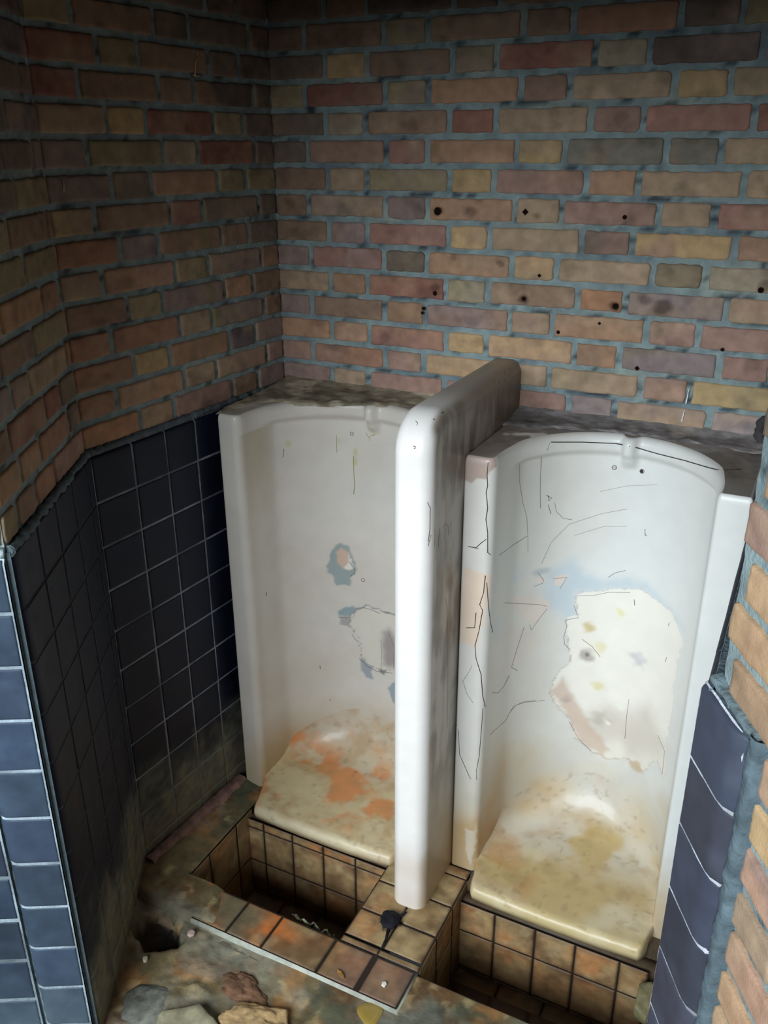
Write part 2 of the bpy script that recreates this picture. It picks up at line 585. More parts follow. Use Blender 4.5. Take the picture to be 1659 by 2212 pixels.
def mortar_bead(mb, a, b, r0, n, col, seed, nrm=None):
    a = np.asarray(a, float)
    b = np.asarray(b, float)
    pts = [a + (b - a) * t for t in np.linspace(0, 1, n)]
    rad = [r0 * (0.7 + .7 * random.random()) for _ in pts]
    mb.tube([tuple(p + np.array([random.uniform(-1, 1), random.uniform(-1, 1), random.uniform(-1, 1)]) * r0 * .15) for p in pts], rad, col, 8)


mortar_bead(mt, WD * .17 + NL * .004 + np.array([0, 0, .001]), WD * .715 + NL * .004 + np.array([0, 0, -.001]), .008, 60, lin((88, 98, 104)), 1)
mortar_bead(mt, A2 + N2 * .005, B2 + N2 * .006 + np.array([0, 0, -.006]), .009, 50, lin((92, 106, 112)), 2)
struct(mt.build('trim_1', M_MORTAR), 'grey mortar bead along the top of the black tiles on the left')
mt = MB()
def strip(mb, p0, along, length, across, width, nrm, lift, col, seed):
    p0, along, across, nrm = [np.asarray(q, float) for q in (p0, along, across, nrm)]
    n = int(length / .004) + 2
    T_, W_ = np.meshgrid(np.linspace(0, length, n), np.linspace(0, 1, 9))
    P = p0 + T_[..., None] * along
    e = P.reshape(-1, 3)
    w0 = ((fbm(e, 60, seed, 3) - .5) * .010).reshape(T_.shape)
    w1 = ((fbm(e, 50, seed + 1, 3) - .5) * .014).reshape(T_.shape)
    a_ = w0 * (1 - W_) + (width + w1) * W_
    h = lift * (1 - np.abs(W_ * 2 - 1) ** 4) - .003 * (np.abs(W_ * 2 - 1) > .99)
    P = P + a_[..., None] * across
    pf = P.reshape(-1, 3)
    pf = pf + (h.ravel() + (fbm(pf, 70, seed + 2, 3) - .5) * .005)[:, None] * nrm
    c = np.tile(col, (len(pf), 1))
    c = mixc(c, col * .5, sstep(.5, .7, fbm(pf, 40, seed + 3)) * .6)
    c = mixc(c, col * 1.5, sstep(.58, .75, fbm(pf, 60, seed + 4)) * .5)
    mb.grid(pf.reshape(P.shape), c, flip=np.dot(np.cross(along, across), nrm) < 0)


q0 = R0 + E2 * .104
strip(mt, q0 + np.array([0, 0, .012]), (0, 0, -1), 1.22, E2, .026, NR, .017, lin((84, 100, 108)), 501)
strip(mt, R0 - E2 * .006 + NR * .001 + np.array([0, 0, .0]), E2, .125, (0, 0, 1), .012, NR, .012, lin((104, 120, 126)), 505)
struct(mt.build('trim_2', M_MORTAR), 'rough grey mortar strip between the slate blue tiles and the right brickwork')
mt = MB()
mortar_bead(mt, B2 + E2 * .004 + np.array([0, 0, -.004]), B2 + E2 * .006 + E3 * .5 + np.array([0, 0, .004]), .012, 40, lin((176, 200, 204)), 4)
struct(mt.build('trim_3', M_MORTAR), 'pale mortar cap over the blue-black tiles of the entry pier')

# ------------------------------------------------------------------ urinals
WHITE = lin((222, 219, 212))
GREYT = lin((176, 171, 163))


class Stall:
    def __init__(s, x0, x1, yf, xc, a, D, bx):
        s.x0, s.x1, s.yf, s.xc, s.a, s.D, s.bx = x0, x1, yf, xc, a, D, bx
        s.ys = yf + .03
        r = .020
        pts = []

        def arc(cx, cy, rad, g0, g1, n):
            for g in np.linspace(g0, g1, n):
                pts.append((cx + rad * math.cos(g), cy + rad * math.sin(g)))
        pts.append((x0, -.004))
        for y in np.linspace(-.05, yf + .02, 10):
            pts.append((x0, y))
        arc(x0 + .007, yf + .007, .007, math.pi, 1.5 * math.pi, 6)
        xi = xc - a
        for x in np.linspace(x0 + .01, xi - r - .002, 12):
            pts.append((x, yf))
        arc(xi - r, yf + r, r, -math.pi / 2, 0, 8)
        for g in np.linspace(0.02, math.pi - 0.02, 150):
            pts.append((xc - a * math.cos(g), s.ys + D * math.sin(g)))
        xj = xc + a
        r2 = .009
        arc(xj + r2, yf + r2, r2, math.pi, 1.5 * math.pi, 8)
        for x in np.linspace(xj + r2 + .002, x1 - .01, 12):
            pts.append((x, yf))
        arc(x1 - .007, yf + .007, .007, -math.pi / 2, 0, 6)
        for y in np.linspace(yf + .02, -.05, 10):
            pts.append((x1, y))
        pts.append((x1, -.004))
        P = np.array(pts)
        T = np.gradient(P, axis=0)
        T /= np.linalg.norm(T, axis=1)[:, None]
        s.P = P
        s.N = np.stack([T[:, 1], -T[:, 0]], 1)   # points out of the material, towards the room
        s.w = sstep(0, .03, np.minimum(P[:, 0] - xi, xj - P[:, 0])) * (P[:, 1] > s.yf + .02)

    def yb(s, x):
        t = np.clip((x - s.xc) / s.a, -1, 1)
        return s.ys + s.D * np.sqrt(np.clip(1 - t * t, 0, 1))


def stall_top_z(x, y, yf):
    return np.zeros_like(x)


def build_stall(S, root, paint, name='body'):
    zs = np.concatenate([[0, -.0008, -.003, -.006, -.010, -.014, -.018], np.linspace(-.023, -.085, 18), np.linspace(-.09, -1.13, 330)])
    rows = []
    for z in zs:
        off = np.zeros(len(S.P))
        if z > -.018:
            q = (z + .018) / .018
            off -= (.007 + .011 * S.w) * (1 - math.sqrt(max(0, 1 - q * q)))
        # below the rim the cavity is set back
        rim = float(sstep(-.034, -.056, np.array(z)))
        off -= .015 * rim * S.w
        boss = np.exp(-((S.P[:, 0] - S.bx) / .016) ** 4) * S.w
        off += .024 * boss * float(sstep(-.085, -.052, np.array(z)))
        xy = S.P + S.N * off[:, None]
        xy[:, 1] = np.minimum(xy[:, 1], -.004)
        rows.append(np.concatenate([xy, np.full((len(xy), 1), z)], 1))
    R = np.array(rows)
    mb = MB()
    pf = R.reshape(-1, 3)
    mb.grid(R, paint(pf), flip=True)
    # top ledge
    row = R[0]
    T = []
    for t in np.linspace(0, 1, 40):
        q = row.copy()
        q[:, 1] = row[:, 1] * (1 - t) + (-.003) * t
        pp = q.copy()
        q[:, 2] = .0 + (fbm(pp, 30, 8) - .5) * .006 * math.sin(math.pi * min(1, t * 2.2) / 2)
        T.append(q)
    T = np.array(T)
    sel = slice(14, len(row) - 14)
    T = T[:, sel]
    mb.grid(T, paint(T.reshape(-1, 3), True), flip=False)
    return mb.build(name, M_CER, root)


def layer(c, pts, poly, col, soft=.003, amt=1.0, rag=.006, seed=0, P3=None):
    q = pts.copy()
    p3 = np.stack([pts[:, 0], pts[:, 0] * 0, pts[:, 1]], 1)
    q[:, 0] += (fbm(p3, 60, 100 + seed, 3) - .5) * 2 * rag
    q[:, 1] += (fbm(p3, 60, 200 + seed, 3) - .5) * 2 * rag
    lo = np.min(poly, 0) - .03
    hi = np.max(poly, 0) + .03
    m = (q[:, 0] > lo[0]) & (q[:, 0] < hi[0]) & (q[:, 1] > lo[1]) & (q[:, 1] < hi[1])
    if not m.any():
        return c
    sd = poly_sd(q[m], poly)
    c = c.copy()
    c[m] = mixc(c[m], col, sstep(-soft, soft, sd) * amt)
    return c


def dot(c, pts, x, z, r, col, amt=.8, sx=1.0, seed=0):
    p3 = np.stack([pts[:, 0], pts[:, 0] * 0, pts[:, 1]], 1)
    d = np.hypot((pts[:, 0] - x) * sx, pts[:, 1] - z) + (vnoise(p3, 70, seed) - .5) * r * .8
    return mixc(c, col, sstep(r, r * .2, d) * amt)


Rcream = [(0.893, -0.415), (0.963, -0.398), (1.042, -0.375), (1.075, -0.382), (1.119, -0.396), (1.144, -0.418), (1.157, -0.442), (1.151, -0.485), (1.153, -0.561), (1.157, -0.653), (1.153, -0.741), (1.163, -0.829), (1.134, -0.799), (1.102, -0.866), (1.061, -0.858), (1.01, -0.887), (0.97, -0.884), (0.917, -0.843), (0.901, -0.785), (0.867, -0.748), (0.847, -0.703), (0.861, -0.649), (0.887, -0.616), (0.886, -0.569), (0.873, -0.528), (0.873, -0.485), (0.9, -0.476), (0.887, -0.44)]
Rblue = [(0.823, -0.4), (0.828, -0.36), (0.879, -0.323), (0.897, -0.361), (0.945, -0.374), (0.998, -0.357), (1.049, -0.357), (1.109, -0.39), (1.14, -.41), (1.073, -0.386), (1.043, -0.378), (0.963, -0.399), (0.893, -0.416), (0.89, -0.443), (0.9, -0.476), (0.873, -0.482), (0.832, -0.444)]
Rpink1 = [(0.766, -0.39), (0.788, -0.402), (0.83, -0.433), (0.833, -0.447), (0.805, -0.492), (0.785, -0.467), (0.767, -0.422)]
Rpink2 = [(0.839, -0.363), (0.867, -0.363), (0.855, -0.393), (0.836, -0.39)]
Rpink3 = [(0.804, -0.361), (0.819, -0.362), (0.821, -0.374), (0.804, -0.373)]
Rpink4 = [(0.763, -0.465), (0.808, -0.513), (0.826, -0.54), (0.8, -0.575), (0.784, -0.601), (0.765, -0.572)]
Rgrey = [(0.951, -0.764), (0.992, -0.727), (1.038, -0.732), (1.094, -0.673), (1.134, -0.73), (1.153, -0.741), (1.143, -0.789), (1.058, -0.857), (1.032, -0.824), (0.976, -0.845), (0.914, -0.799), (0.938, -0.785)]
Lblue = [(0.225, -0.409), (0.249, -0.421), (0.27, -0.488), (0.254, -0.513), (0.249, -0.542), (0.213, -0.541), (0.192, -0.498), (0.186, -0.48), (0.197, -0.464), (0.202, -0.434)]
Lpinkc = [(0.213, -0.437), (0.229, -0.425), (0.248, -0.438), (0.245, -0.466), (0.23, -0.486), (0.217, -0.473)]
Lwhite = [(0.248, -0.438), (0.26, -0.484), (0.245, -0.492), (0.228, -0.486), (0.245, -0.469)]
Lblue2 = [(0.213, -0.624), (0.253, -0.602), (0.268, -0.617), (0.262, -0.635), (0.218, -0.639)]
Lgrey2 = [(0.215, -0.642), (0.265, -0.638), (0.251, -0.675), (0.224, -0.668)]
Lcream = [(0.268, -0.617), (0.3, -0.6), (0.346, -0.606), (0.423, -0.599), (0.472, -0.602), (0.474, -0.726), (0.383, -0.784), (0.327, -0.799), (0.298, -0.788), (0.279, -0.767), (0.277, -0.713), (0.259, -0.689), (0.251, -0.678), (0.247, -0.646)]
Lblue3 = [(0.279, -0.771), (0.312, -0.797), (0.312, -0.84), (0.289, -0.839), (0.275, -0.805)]
Lblue4 = [(0.383, -0.824), (0.424, -0.821), (0.454, -0.832), (0.447, -0.886), (0.383, -0.898), (0.363, -0.853)]
Lgrey4 = [(0.346, -0.676), (0.373, -0.651), (0.393, -0.687), (0.399, -0.758), (0.376, -0.781), (0.351, -0.778)]
Lgr5 = [(0.327, -0.799), (0.363, -0.792), (0.348, -0.816)]


def shift(poly, dx, dz, s=1.0):
    p = np.array(poly)
    c = p.mean(0)
    return (p - c) * s + c + np.array([dx, dz])


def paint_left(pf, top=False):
    return _paint_left(pf, top) * .87  # whole left stall toned down in colour, standing in for the pier's shade


def _paint_left(pf, top=False):
    n = fbm(pf, 6, 1)
    c = np.tile(lin((211, 206, 198)), (len(pf), 1))
    c = mixc(c, lin((205, 197, 187)), sstep(.4, .7, n) * .7)
    c = mixc(c, lin((202, 206, 200)), sstep(.45, .75, fbm(pf, 4, 5)) * .5)
    if top:
        c = mixc(c, lin((120, 112, 100)), sstep(.42, .7, fbm(pf, 16, 3)) * .6)
        return c
    pts = pf[:, [0, 2]]
    cav = pf[:, 1] > -.30
    z = pf[:, 2]
    x = pf[:, 0]
    c = layer(c, pts, Lblue, lin((152, 164, 164)), seed=1)
    c = layer(c, pts, Lwhite, lin((226, 220, 210)), seed=2, soft=.001, rag=.003)
    c = layer(c, pts, Lpinkc, lin((204, 178, 160)), seed=3, rag=.003)
    c = layer(c, pts, Lblue2, lin((146, 164, 170)), seed=4)
    c = layer(c, pts, Lgrey2, lin((168, 166, 162)), seed=5)
    c = layer(c, pts, shift(Lcream, -.002, .002, 1.03), lin((150, 150, 146)), soft=.001, seed=6)
    c = layer(c, pts, Lcream, lin((212, 207, 196)), soft=.001, seed=6)
    c = layer(c, pts, Lgrey4, lin((160, 152, 150)), soft=.015, seed=7)
    c = layer(c, pts, Lblue3, lin((156, 162, 168)), seed=8)
    c = layer(c, pts, Lblue4, lin((150, 164, 170)), seed=9)
    c = layer(c, pts, Lgr5, lin((140, 140, 134)), seed=9)
    for (dx, dz, r, sx) in [(.119, -.115, .014, 2.2), (.271, -.165, .02, 2.2), (.271, -.14, .016, 2.5), (.324, -.08, .016, 1), (.229, -.11, .012, 2)]:
        c = dot(c, pts, dx, dz, r, lin((178, 176, 84)), .45, sx, 3)
    # yellowed crease at the jamb
    c = mixc(c, lin((178, 156, 116)), np.exp(-((x - .088) / .007) ** 2) * (z < -.05) * .5 * sstep(-.35, -.1, z))
    low = sstep(-.86, -1.10, z + (n - .5) * .12)
    c = mixc(c, lin((176, 158, 122)), low * .75)
    c = mixc(c, lin((196, 118, 52)), sstep(-.98, -1.08, z) * sstep(.5, .68, fbm(pf, 14, 23)) * .7 * cav)
    c = mixc(c, lin((176, 140, 84)), np.exp(-((x - .09) / .014) ** 2) * sstep(-.9, -1.12, z) * .7)
    return c


def paint_right(pf, top=False):
    n = fbm(pf, 6, 2)
    x = pf[:, 0]
    z = pf[:, 2]
    c = np.tile(lin((214, 217, 214)), (len(pf), 1))
    c = mixc(c, lin((204, 200, 192)), sstep(1.0, .78, x + (n - .5) * .2) * .7)
    if top:
        y = pf[:, 1]
        g = sstep(.3, .6, fbm(pf, 12, 3))
        c = mixc(c, lin((112, 108, 106)), (.45 + .5 * g) * sstep(-.34, -.2, y + (x - .98) ** 2 * 1.2))
        c = mixc(c, lin((88, 82, 80)), sstep(1.05, 1.2, x) * .7)
        c = mixc(c, lin((148, 136, 130)), sstep(.78, .72, x) * .9)
        c = layer(c, pf[:, :2].copy(), [(.700, -.195), (.79, -.145), (.812, -.165), (.824, -.205), (.79, -.205), (.765, -.18), (.72, -.20)], lin((214, 210, 206)), soft=.001, seed=9, rag=.004)
        return c
    pts = pf[:, [0, 2]]
    cavm = (pf[:, 1] > -.32)
    y = pf[:, 1]
    c0 = c.copy()
    c = layer(c, pts, shift(Rblue, 0, 0, 1.05), lin((184, 198, 206)), soft=.02, amt=.8, seed=1)
    c = mixc(c, lin((184, 202, 212)), sstep(.5, .75, fbm(pf, 9, 61)) * sstep(-.25, -.4, z) * sstep(.98, .8, x) * sstep(-.55, -.45, z) * .6)
    for q, s in ((Rpink1, 2), (Rpink2, 3), (Rpink3, 4)):
        c = layer(c, pts, q, lin((213, 203, 194)), soft=.002, seed=s, rag=.003)
    c = layer(c, pts, Rpink4, lin((208, 198, 190)), soft=.014, seed=5, amt=.7)
    c = layer(c, pts, shift(Rcream, -.001, -.001, 1.008), lin((178, 172, 164)), soft=.0012, seed=6)
    c = layer(c, pts, Rcream, lin((227, 225, 216)), soft=.0015, seed=6)
    c = layer(c, pts, Rgrey, lin((200, 193, 183)), soft=.035, seed=7, amt=.85)
    c = layer(c, pts, [(.85, -.70), (.875, -.66), (.915, -.74), (.955, -.80), (1.01, -.86), (.99, -.885), (.93, -.86), (.90, -.79)], lin((196, 176, 160)), soft=.008, seed=8, amt=.8)
    c = dot(c, pts, .996, -.45, .016, lin((214, 206, 120)), .6, 1, 1)
    c = dot(c, pts, .924, -.508, .022, lin((190, 168, 96)), .7, 1, 2)
    c = dot(c, pts, .96, -.565, .03, lin((218, 208, 150)), .5, 1.4, 3)
    c = dot(c, pts, .963, -.673, .022, lin((208, 198, 130)), .6, 1, 4)
    c = dot(c, pts, .926, -.593, .026, lin((150, 140, 138)), .7, 1, 5)
    c = dot(c, pts, .926, -.590, .010, lin((84, 78, 80)), .7, 1.4, 6)
    c = dot(c, pts, 1.052, -.565, .028, lin((186, 184, 192)), .7, 1, 7)
    c = dot(c, pts, 1.02, -.72, .018, lin((226, 226, 216)), .9, 1, 8)
    c = dot(c, pts, .975, -.775, .032, lin((184, 180, 170)), .9, 1, 8)
    c = dot(c, pts, .997, -.779, .010, lin((236, 232, 220)), .9, 1, 9)
    c = dot(c, pts, .887, -.732, .022, lin((166, 152, 148)), .7, 1.3, 10)
    c = dot(c, pts, 1.085, -.865, .026, lin((190, 166, 130)), .8, 1, 11)
    c = dot(c, pts, .812, -.35, .018, lin((168, 174, 184)), .7, 1, 12)
    c = np.where(cavm[:, None], c, c0)
    # grime growing towards the bottom
    n2 = fbm(pf, 9, 33)
    c = mixc(c, lin((190, 178, 150)), sstep(-.82, -1.0, z + (n2 - .5) * .3 - sstep(.95, .78, x) * .06) * .6)
    c = mixc(c, lin((176, 144, 92)), sstep(-.96, -1.12, z + (n2 - .5) * .25 - sstep(1.0, .78, x) * .06) * .75)
    c = mixc(c, lin((170, 124, 74)), np.exp(-((x - .765) / .012) ** 2) * sstep(-.7, -1.05, z) * .7)
    c = mixc(c, lin((176, 172, 160)), sstep(.45, .7, n2) * sstep(-.75, -.95, z) * .4)
    # broken jamb: bare biscuit body
    jam = (y < -.355) & (x < .76)
    cj = c.copy()
    cj = layer(cj, pts, [(.70, -.262), (.752, -.272), (.757, -.300), (.754, -.325), (.744, -.40), (.738, -.415), (.733, -.462), (.695, -.458), (.688, -.40), (.69, -.30)], lin((216, 198, 180)), soft=.0015, seed=3, rag=.004)
    cj = layer(cj, pts, [(.68, .01), (.77, .01), (.762, -.008), (.745, -.030), (.738, -.046), (.715, -.050), (.705, -.060), (.68, -.055)], lin((176, 158, 148)), soft=.0015, seed=4, rag=.004)
    cj = layer(cj, pts, [(.722, -.995), (.745, -1.0), (.752, -.97), (.75, -1.06), (.74, -1.11), (.728, -1.08)], lin((196, 186, 166)), soft=.0015, seed=4, rag=.004)
    c = np.where(jam[:, None], cj, c)
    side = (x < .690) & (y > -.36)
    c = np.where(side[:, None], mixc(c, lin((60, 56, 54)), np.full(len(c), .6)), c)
    return c


def basin_floor(S, root, xa, xb, paint, ylip, ztip, zback, name='basin_floor'):
    nt_, ns = 130, 120
    aa, DD = S.a + .0150, S.D + .0150
    mid, hw = (xa + xb) / 2, (xb - xa) / 2
    P = np.zeros((ns, nt_, 3))
    npl = 90
    for i, t in enumerate(np.linspace(-1, 1, nt_)):
        th = math.pi / 2 * (1 + t * .985)
        bx, by = S.xc - aa * math.cos(th), S.ys + DD * math.sin(th)
        tt = math.copysign(abs(t) ** .8, t)
        yl = ylip + .008 * t * t + .030 * max(0, (abs(t) - .9) / .1) ** 2
        fx, fy = mid + tt * hw, yl + .022
        edge = hw * (1 - abs(tt))
        Rf = .032 + .10 * math.sin(th) ** 2
        for j in range(npl):
            q = (j / (npl - 1)) ** 1.7
            # leave the wall, keep inside the cavity until the jambs, then run out to the lip
            x = bx + (fx - bx) * (q ** (1.0 if abs(t) < .8 else 1.0))
            y = by + (fy - by) * q
            k = (y - ylip) / (-.10 - ylip)
            z = ztip + (zback - ztip) * k
            if y > S.ys:
                r = math.hypot((x - S.xc) / aa, (y - S.ys) / DD)
                d = max(0, 1 - r) * (aa * abs(math.cos(th)) + DD * math.sin(th))
            else:
                d = max(0, aa - abs(x - S.xc))
            fade = float(sstep(S.yf - .02, S.yf + .05, np.array(y)))
            if d < Rf:
                z += fade * Rf * (1 - math.sqrt(max(0, 1 - (1 - d / Rf) ** 2)))
            z -= (1 - fade) * .012 * max(0, 1 - edge / .012) ** 2
            P[j, i] = (x, y, z)
        z0 = P[npl - 1, i][2]
        for j in range(npl, ns):
            g = (j - npl + 1) / (ns - npl)
            if g < .6:
                an = g / .6 * math.pi / 2
                P[j, i] = (fx, yl + .022 - .022 * math.sin(an), z0 - .022 * (1 - math.cos(an)))
            else:
                h = (g - .6) / .4
                P[j, i] = (fx, yl + .008 * h * h, z0 - .022 - .022 * h)
    pf = P.reshape(-1, 3)
    pf = pf + ((fbm(pf, 40, 4) - .5) * .003)[:, None] * np.array([0, 0, 1.0])
    mb = MB()
    mb.grid(pf.reshape(P.shape), paint(pf), flip=True)
    for col_i in (0, nt_ - 1):
        a = pf.reshape(P.shape)[:, col_i]
        a = a[a[:, 1] < S.yf + .02]
        b = a.copy()
        b[:, 2] = -1.148
        mb.grid(np.stack([a, b]), paint(a).mean(0))
    return mb.build(name, M_CER, root)


def pfloor_left(pf):
    x, y, z = pf.T
    c = np.tile(lin((196, 180, 142)), (len(pf), 1))
    n = fbm(pf, 11, 71)
    c = mixc(c, lin((190, 176, 150)), sstep(-.26, -.18, y + (n - .5) * .05))
    w = sstep(-1.085, -1.03, z + (n - .5) * .03)
    c = c * (1 - w[:, None]) + paint_left(pf) * w[:, None]
    m = sstep(.47, .60, fbm(pf, 13, 72)) * sstep(-.12, -.2, y) * sstep(-.44, -.38, y)
    c = mixc(c, lin((206, 120, 50)), m * .75)
    c = mixc(c, lin((200, 104, 40)), sstep(.14, .10, x) * sstep(-.3, -.36, -np.abs(y + .05)) * .5)
    c = mixc(c, lin((168, 132, 88)), sstep(.42, .7, fbm(pf, 24, 73)) * .5)
    c = mixc(c, lin((200, 192, 168)), sstep(-.43, -.452, y) * .5)
    c = mixc(c, lin((120, 92, 60)), sstep(-1.115, -1.14, z) * .7)
    c = mixc(c, lin((126, 106, 76)), sstep(.62, .7, fbm(pf, 60, 75)) * .3)
    return c


def pfloor_right(pf):
    x, y, z = pf.T
    n = fbm(pf, 8, 81)
    c = np.tile(lin((182, 160, 112)), (len(pf), 1))
    c = mixc(c, lin((206, 196, 170)), sstep(.42, .66, n) * .7)
    c = mixc(c, lin((196, 190, 176)), sstep(.46, .62, fbm(pf + 2.2, 9, 86)) * sstep(-.33, -.2, y) * .8)
    c = mixc(c, lin((150, 122, 78)), sstep(.5, .7, fbm(pf, 16, 87)) * .45)
    w = sstep(-1.085, -1.03, z + (n - .5) * .03)
    c = c * (1 - w[:, None]) + paint_right(pf) * w[:, None]
    c = mixc(c, lin((176, 120, 62)), sstep(.5, .72, fbm(pf, 10, 82)) * .55 * sstep(1.1, .85, x))
    c = mixc(c, lin((200, 186, 140)), sstep(-.42, -.455, y) * .6)
    c = mixc(c, lin((110, 86, 54)), sstep(-1.12, -1.145, z) * .7)
    c = mixc(c, lin((130, 110, 78)), sstep(.62, .7, fbm(pf, 70, 85)) * .3)
    return c


SL = Stall(.022, .600, -.345, .322, .237, .215, .326)
SR = Stall(.687, 1.262, -.370, .977, .2205, .25, .978)
ur1 = thing('stall_urinal', 'left white fireclay stall urinal in the corner, cream-stained with orange rust on its base', 'urinal', (.31, -.2, -1.14), 'slab urinals along the back wall')
ur2 = thing('stall_urinal', 'right stall urinal with cracked left jamb and large patch of lost glaze', 'urinal', (.975, -.2, -1.14), 'slab urinals along the back wall')
PARTS = []
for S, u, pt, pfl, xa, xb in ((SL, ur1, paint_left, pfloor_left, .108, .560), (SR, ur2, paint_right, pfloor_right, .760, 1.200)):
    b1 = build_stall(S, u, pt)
    b2 = basin_floor(S, u, xa, xb, pfl, -.456, -1.102, -1.082)
    for b in (b1, b2):
        b.location = -u.location

# ------------------------------------------------------------------ divider slab
DX0, DX1 = .600, .686
div = thing('urinal_divider', 'tall upright white slab with rounded edges standing between the two urinals', 'partition', (.643, -.3, -1.13))
mb = MB()
T = DX1 - DX0
rr = .030
out = []
zt = .128
yf = -.552
rc_ = .085
for y in np.linspace(.0, yf + rc_, 60):
    out.append((y, zt))
for g in np.linspace(0, math.pi / 2, 16)[1:]:
    out.append((yf + rc_ - rc_ * math.sin(g), zt - rc_ + rc_ * math.cos(g)))
for z in np.linspace(zt - rc_, -1.128, 200)[1:]:
    out.append((yf, z))
O = np.array(out)
Tn = np.gradient(O, axis=0)
Tn /= np.linalg.norm(Tn, axis=1)[:, None]
Nn = np.stack([-Tn[:, 1], Tn[:, 0]], 1)
if Nn[0, 1] > 0:
    Nn = -Nn
rows = []
# right side going from deep in the face, up and over, to the left face
prof = [(x, rr) for x in ()]
path = []
for d_ in (.30, .2, .14, .10, .07, .045):
    path.append((T / 2, d_))
for g in np.linspace(0, math.pi, 21):
    path.append((T / 2 - rr + rr * math.cos(g) if g <= math.pi / 2 else -(T / 2 - rr) + rr * math.cos(g), rr - rr * math.sin(g)))
for d_ in (.045, .07, .10, .14, .2, .30):
    path.append((-T / 2, d_))


def divpaint(pf):
    x, y, z = pf.T
    c = np.tile(lin((234, 233, 230)), (len(pf), 1))
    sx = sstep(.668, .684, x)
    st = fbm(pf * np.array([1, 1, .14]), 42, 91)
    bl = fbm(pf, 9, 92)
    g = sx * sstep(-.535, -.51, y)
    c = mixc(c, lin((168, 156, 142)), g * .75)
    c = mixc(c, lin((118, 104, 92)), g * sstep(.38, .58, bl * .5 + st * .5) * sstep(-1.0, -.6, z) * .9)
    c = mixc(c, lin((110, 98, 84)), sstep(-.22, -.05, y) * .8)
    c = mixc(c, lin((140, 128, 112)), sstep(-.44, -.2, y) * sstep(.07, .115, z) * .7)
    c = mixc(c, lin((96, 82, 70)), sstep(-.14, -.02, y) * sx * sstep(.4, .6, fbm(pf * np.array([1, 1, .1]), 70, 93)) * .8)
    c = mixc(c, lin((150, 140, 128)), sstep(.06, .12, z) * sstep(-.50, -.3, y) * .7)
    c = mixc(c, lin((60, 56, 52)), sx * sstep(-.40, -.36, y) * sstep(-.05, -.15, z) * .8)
    c = mixc(c, lin((170, 140, 96)), sstep(-.85, -1.1, z + (bl - .5) * .25) * (.35 + .4 * sx))
    return c


R = []
for i, (o, n) in enumerate(zip(O, Nn)):
    row = []
    for (px, dep) in path:
        q = o + n * dep
        # keep deep loops from crossing at the rounded corner
        row.append(((DX0 + DX1) / 2 + px, min(q[0], .0) if i < 60 else q[0], q[1]))
    R.append(row)
R = np.array(R)
# resolve deep loops: clamp to a sensible inner edge
R[..., 1] = np.where(R[..., 1] > -.002, -.002, R[..., 1])
R[..., 2] = np.where(R[..., 2] < -1.128, -1.128, R[..., 2])
mb.grid(R, divpaint(R.reshape(-1, 3)))
# flat faces
for sgn in (1, -1):
    ys = np.linspace(-.002, yf + rr, 80)
    zs = np.linspace(-1.128, zt - rr, 200)
    Y, Z = np.meshgrid(ys, zs)
    xx = (DX0 + DX1) / 2 + sgn * (T / 2 + .0002)
    F = np.stack([np.full_like(Y, xx), Y, Z], -1)
    # cut the rounded corner: squeeze points into the outline
    cy, cz = yf + rc_, zt - rc_
    rin = rc_ - rr
    dy = np.minimum(0, Y - cy)
    dz = np.maximum(0, Z - cz)
    L = np.hypot(dy, dz)
    k = np.where((L > rin) & (dy < 0) & (dz > 0), rin / np.maximum(L, 1e-9), 1)
    F[..., 1] = np.where(dy < 0, cy + dy * k, Y)
    F[..., 2] = np.where(dz > 0, cz + dz * k, Z)
    mb.grid(F, divpaint(F.reshape(-1, 3)), flip=(sgn < 0))
# keep only the rounded edge band of the swept part
b = mb.build('slab', M_CER, div)
b.location = -div.location

# ------------------------------------------------------------------ tiled trough in front of the urinals
tr = thing('tiled_trough', 'brown quarry-tiled trough with two deep drain pits under the urinals', 'trough', (.65, -.6, -1.45))
QT = lin((142, 118, 82))


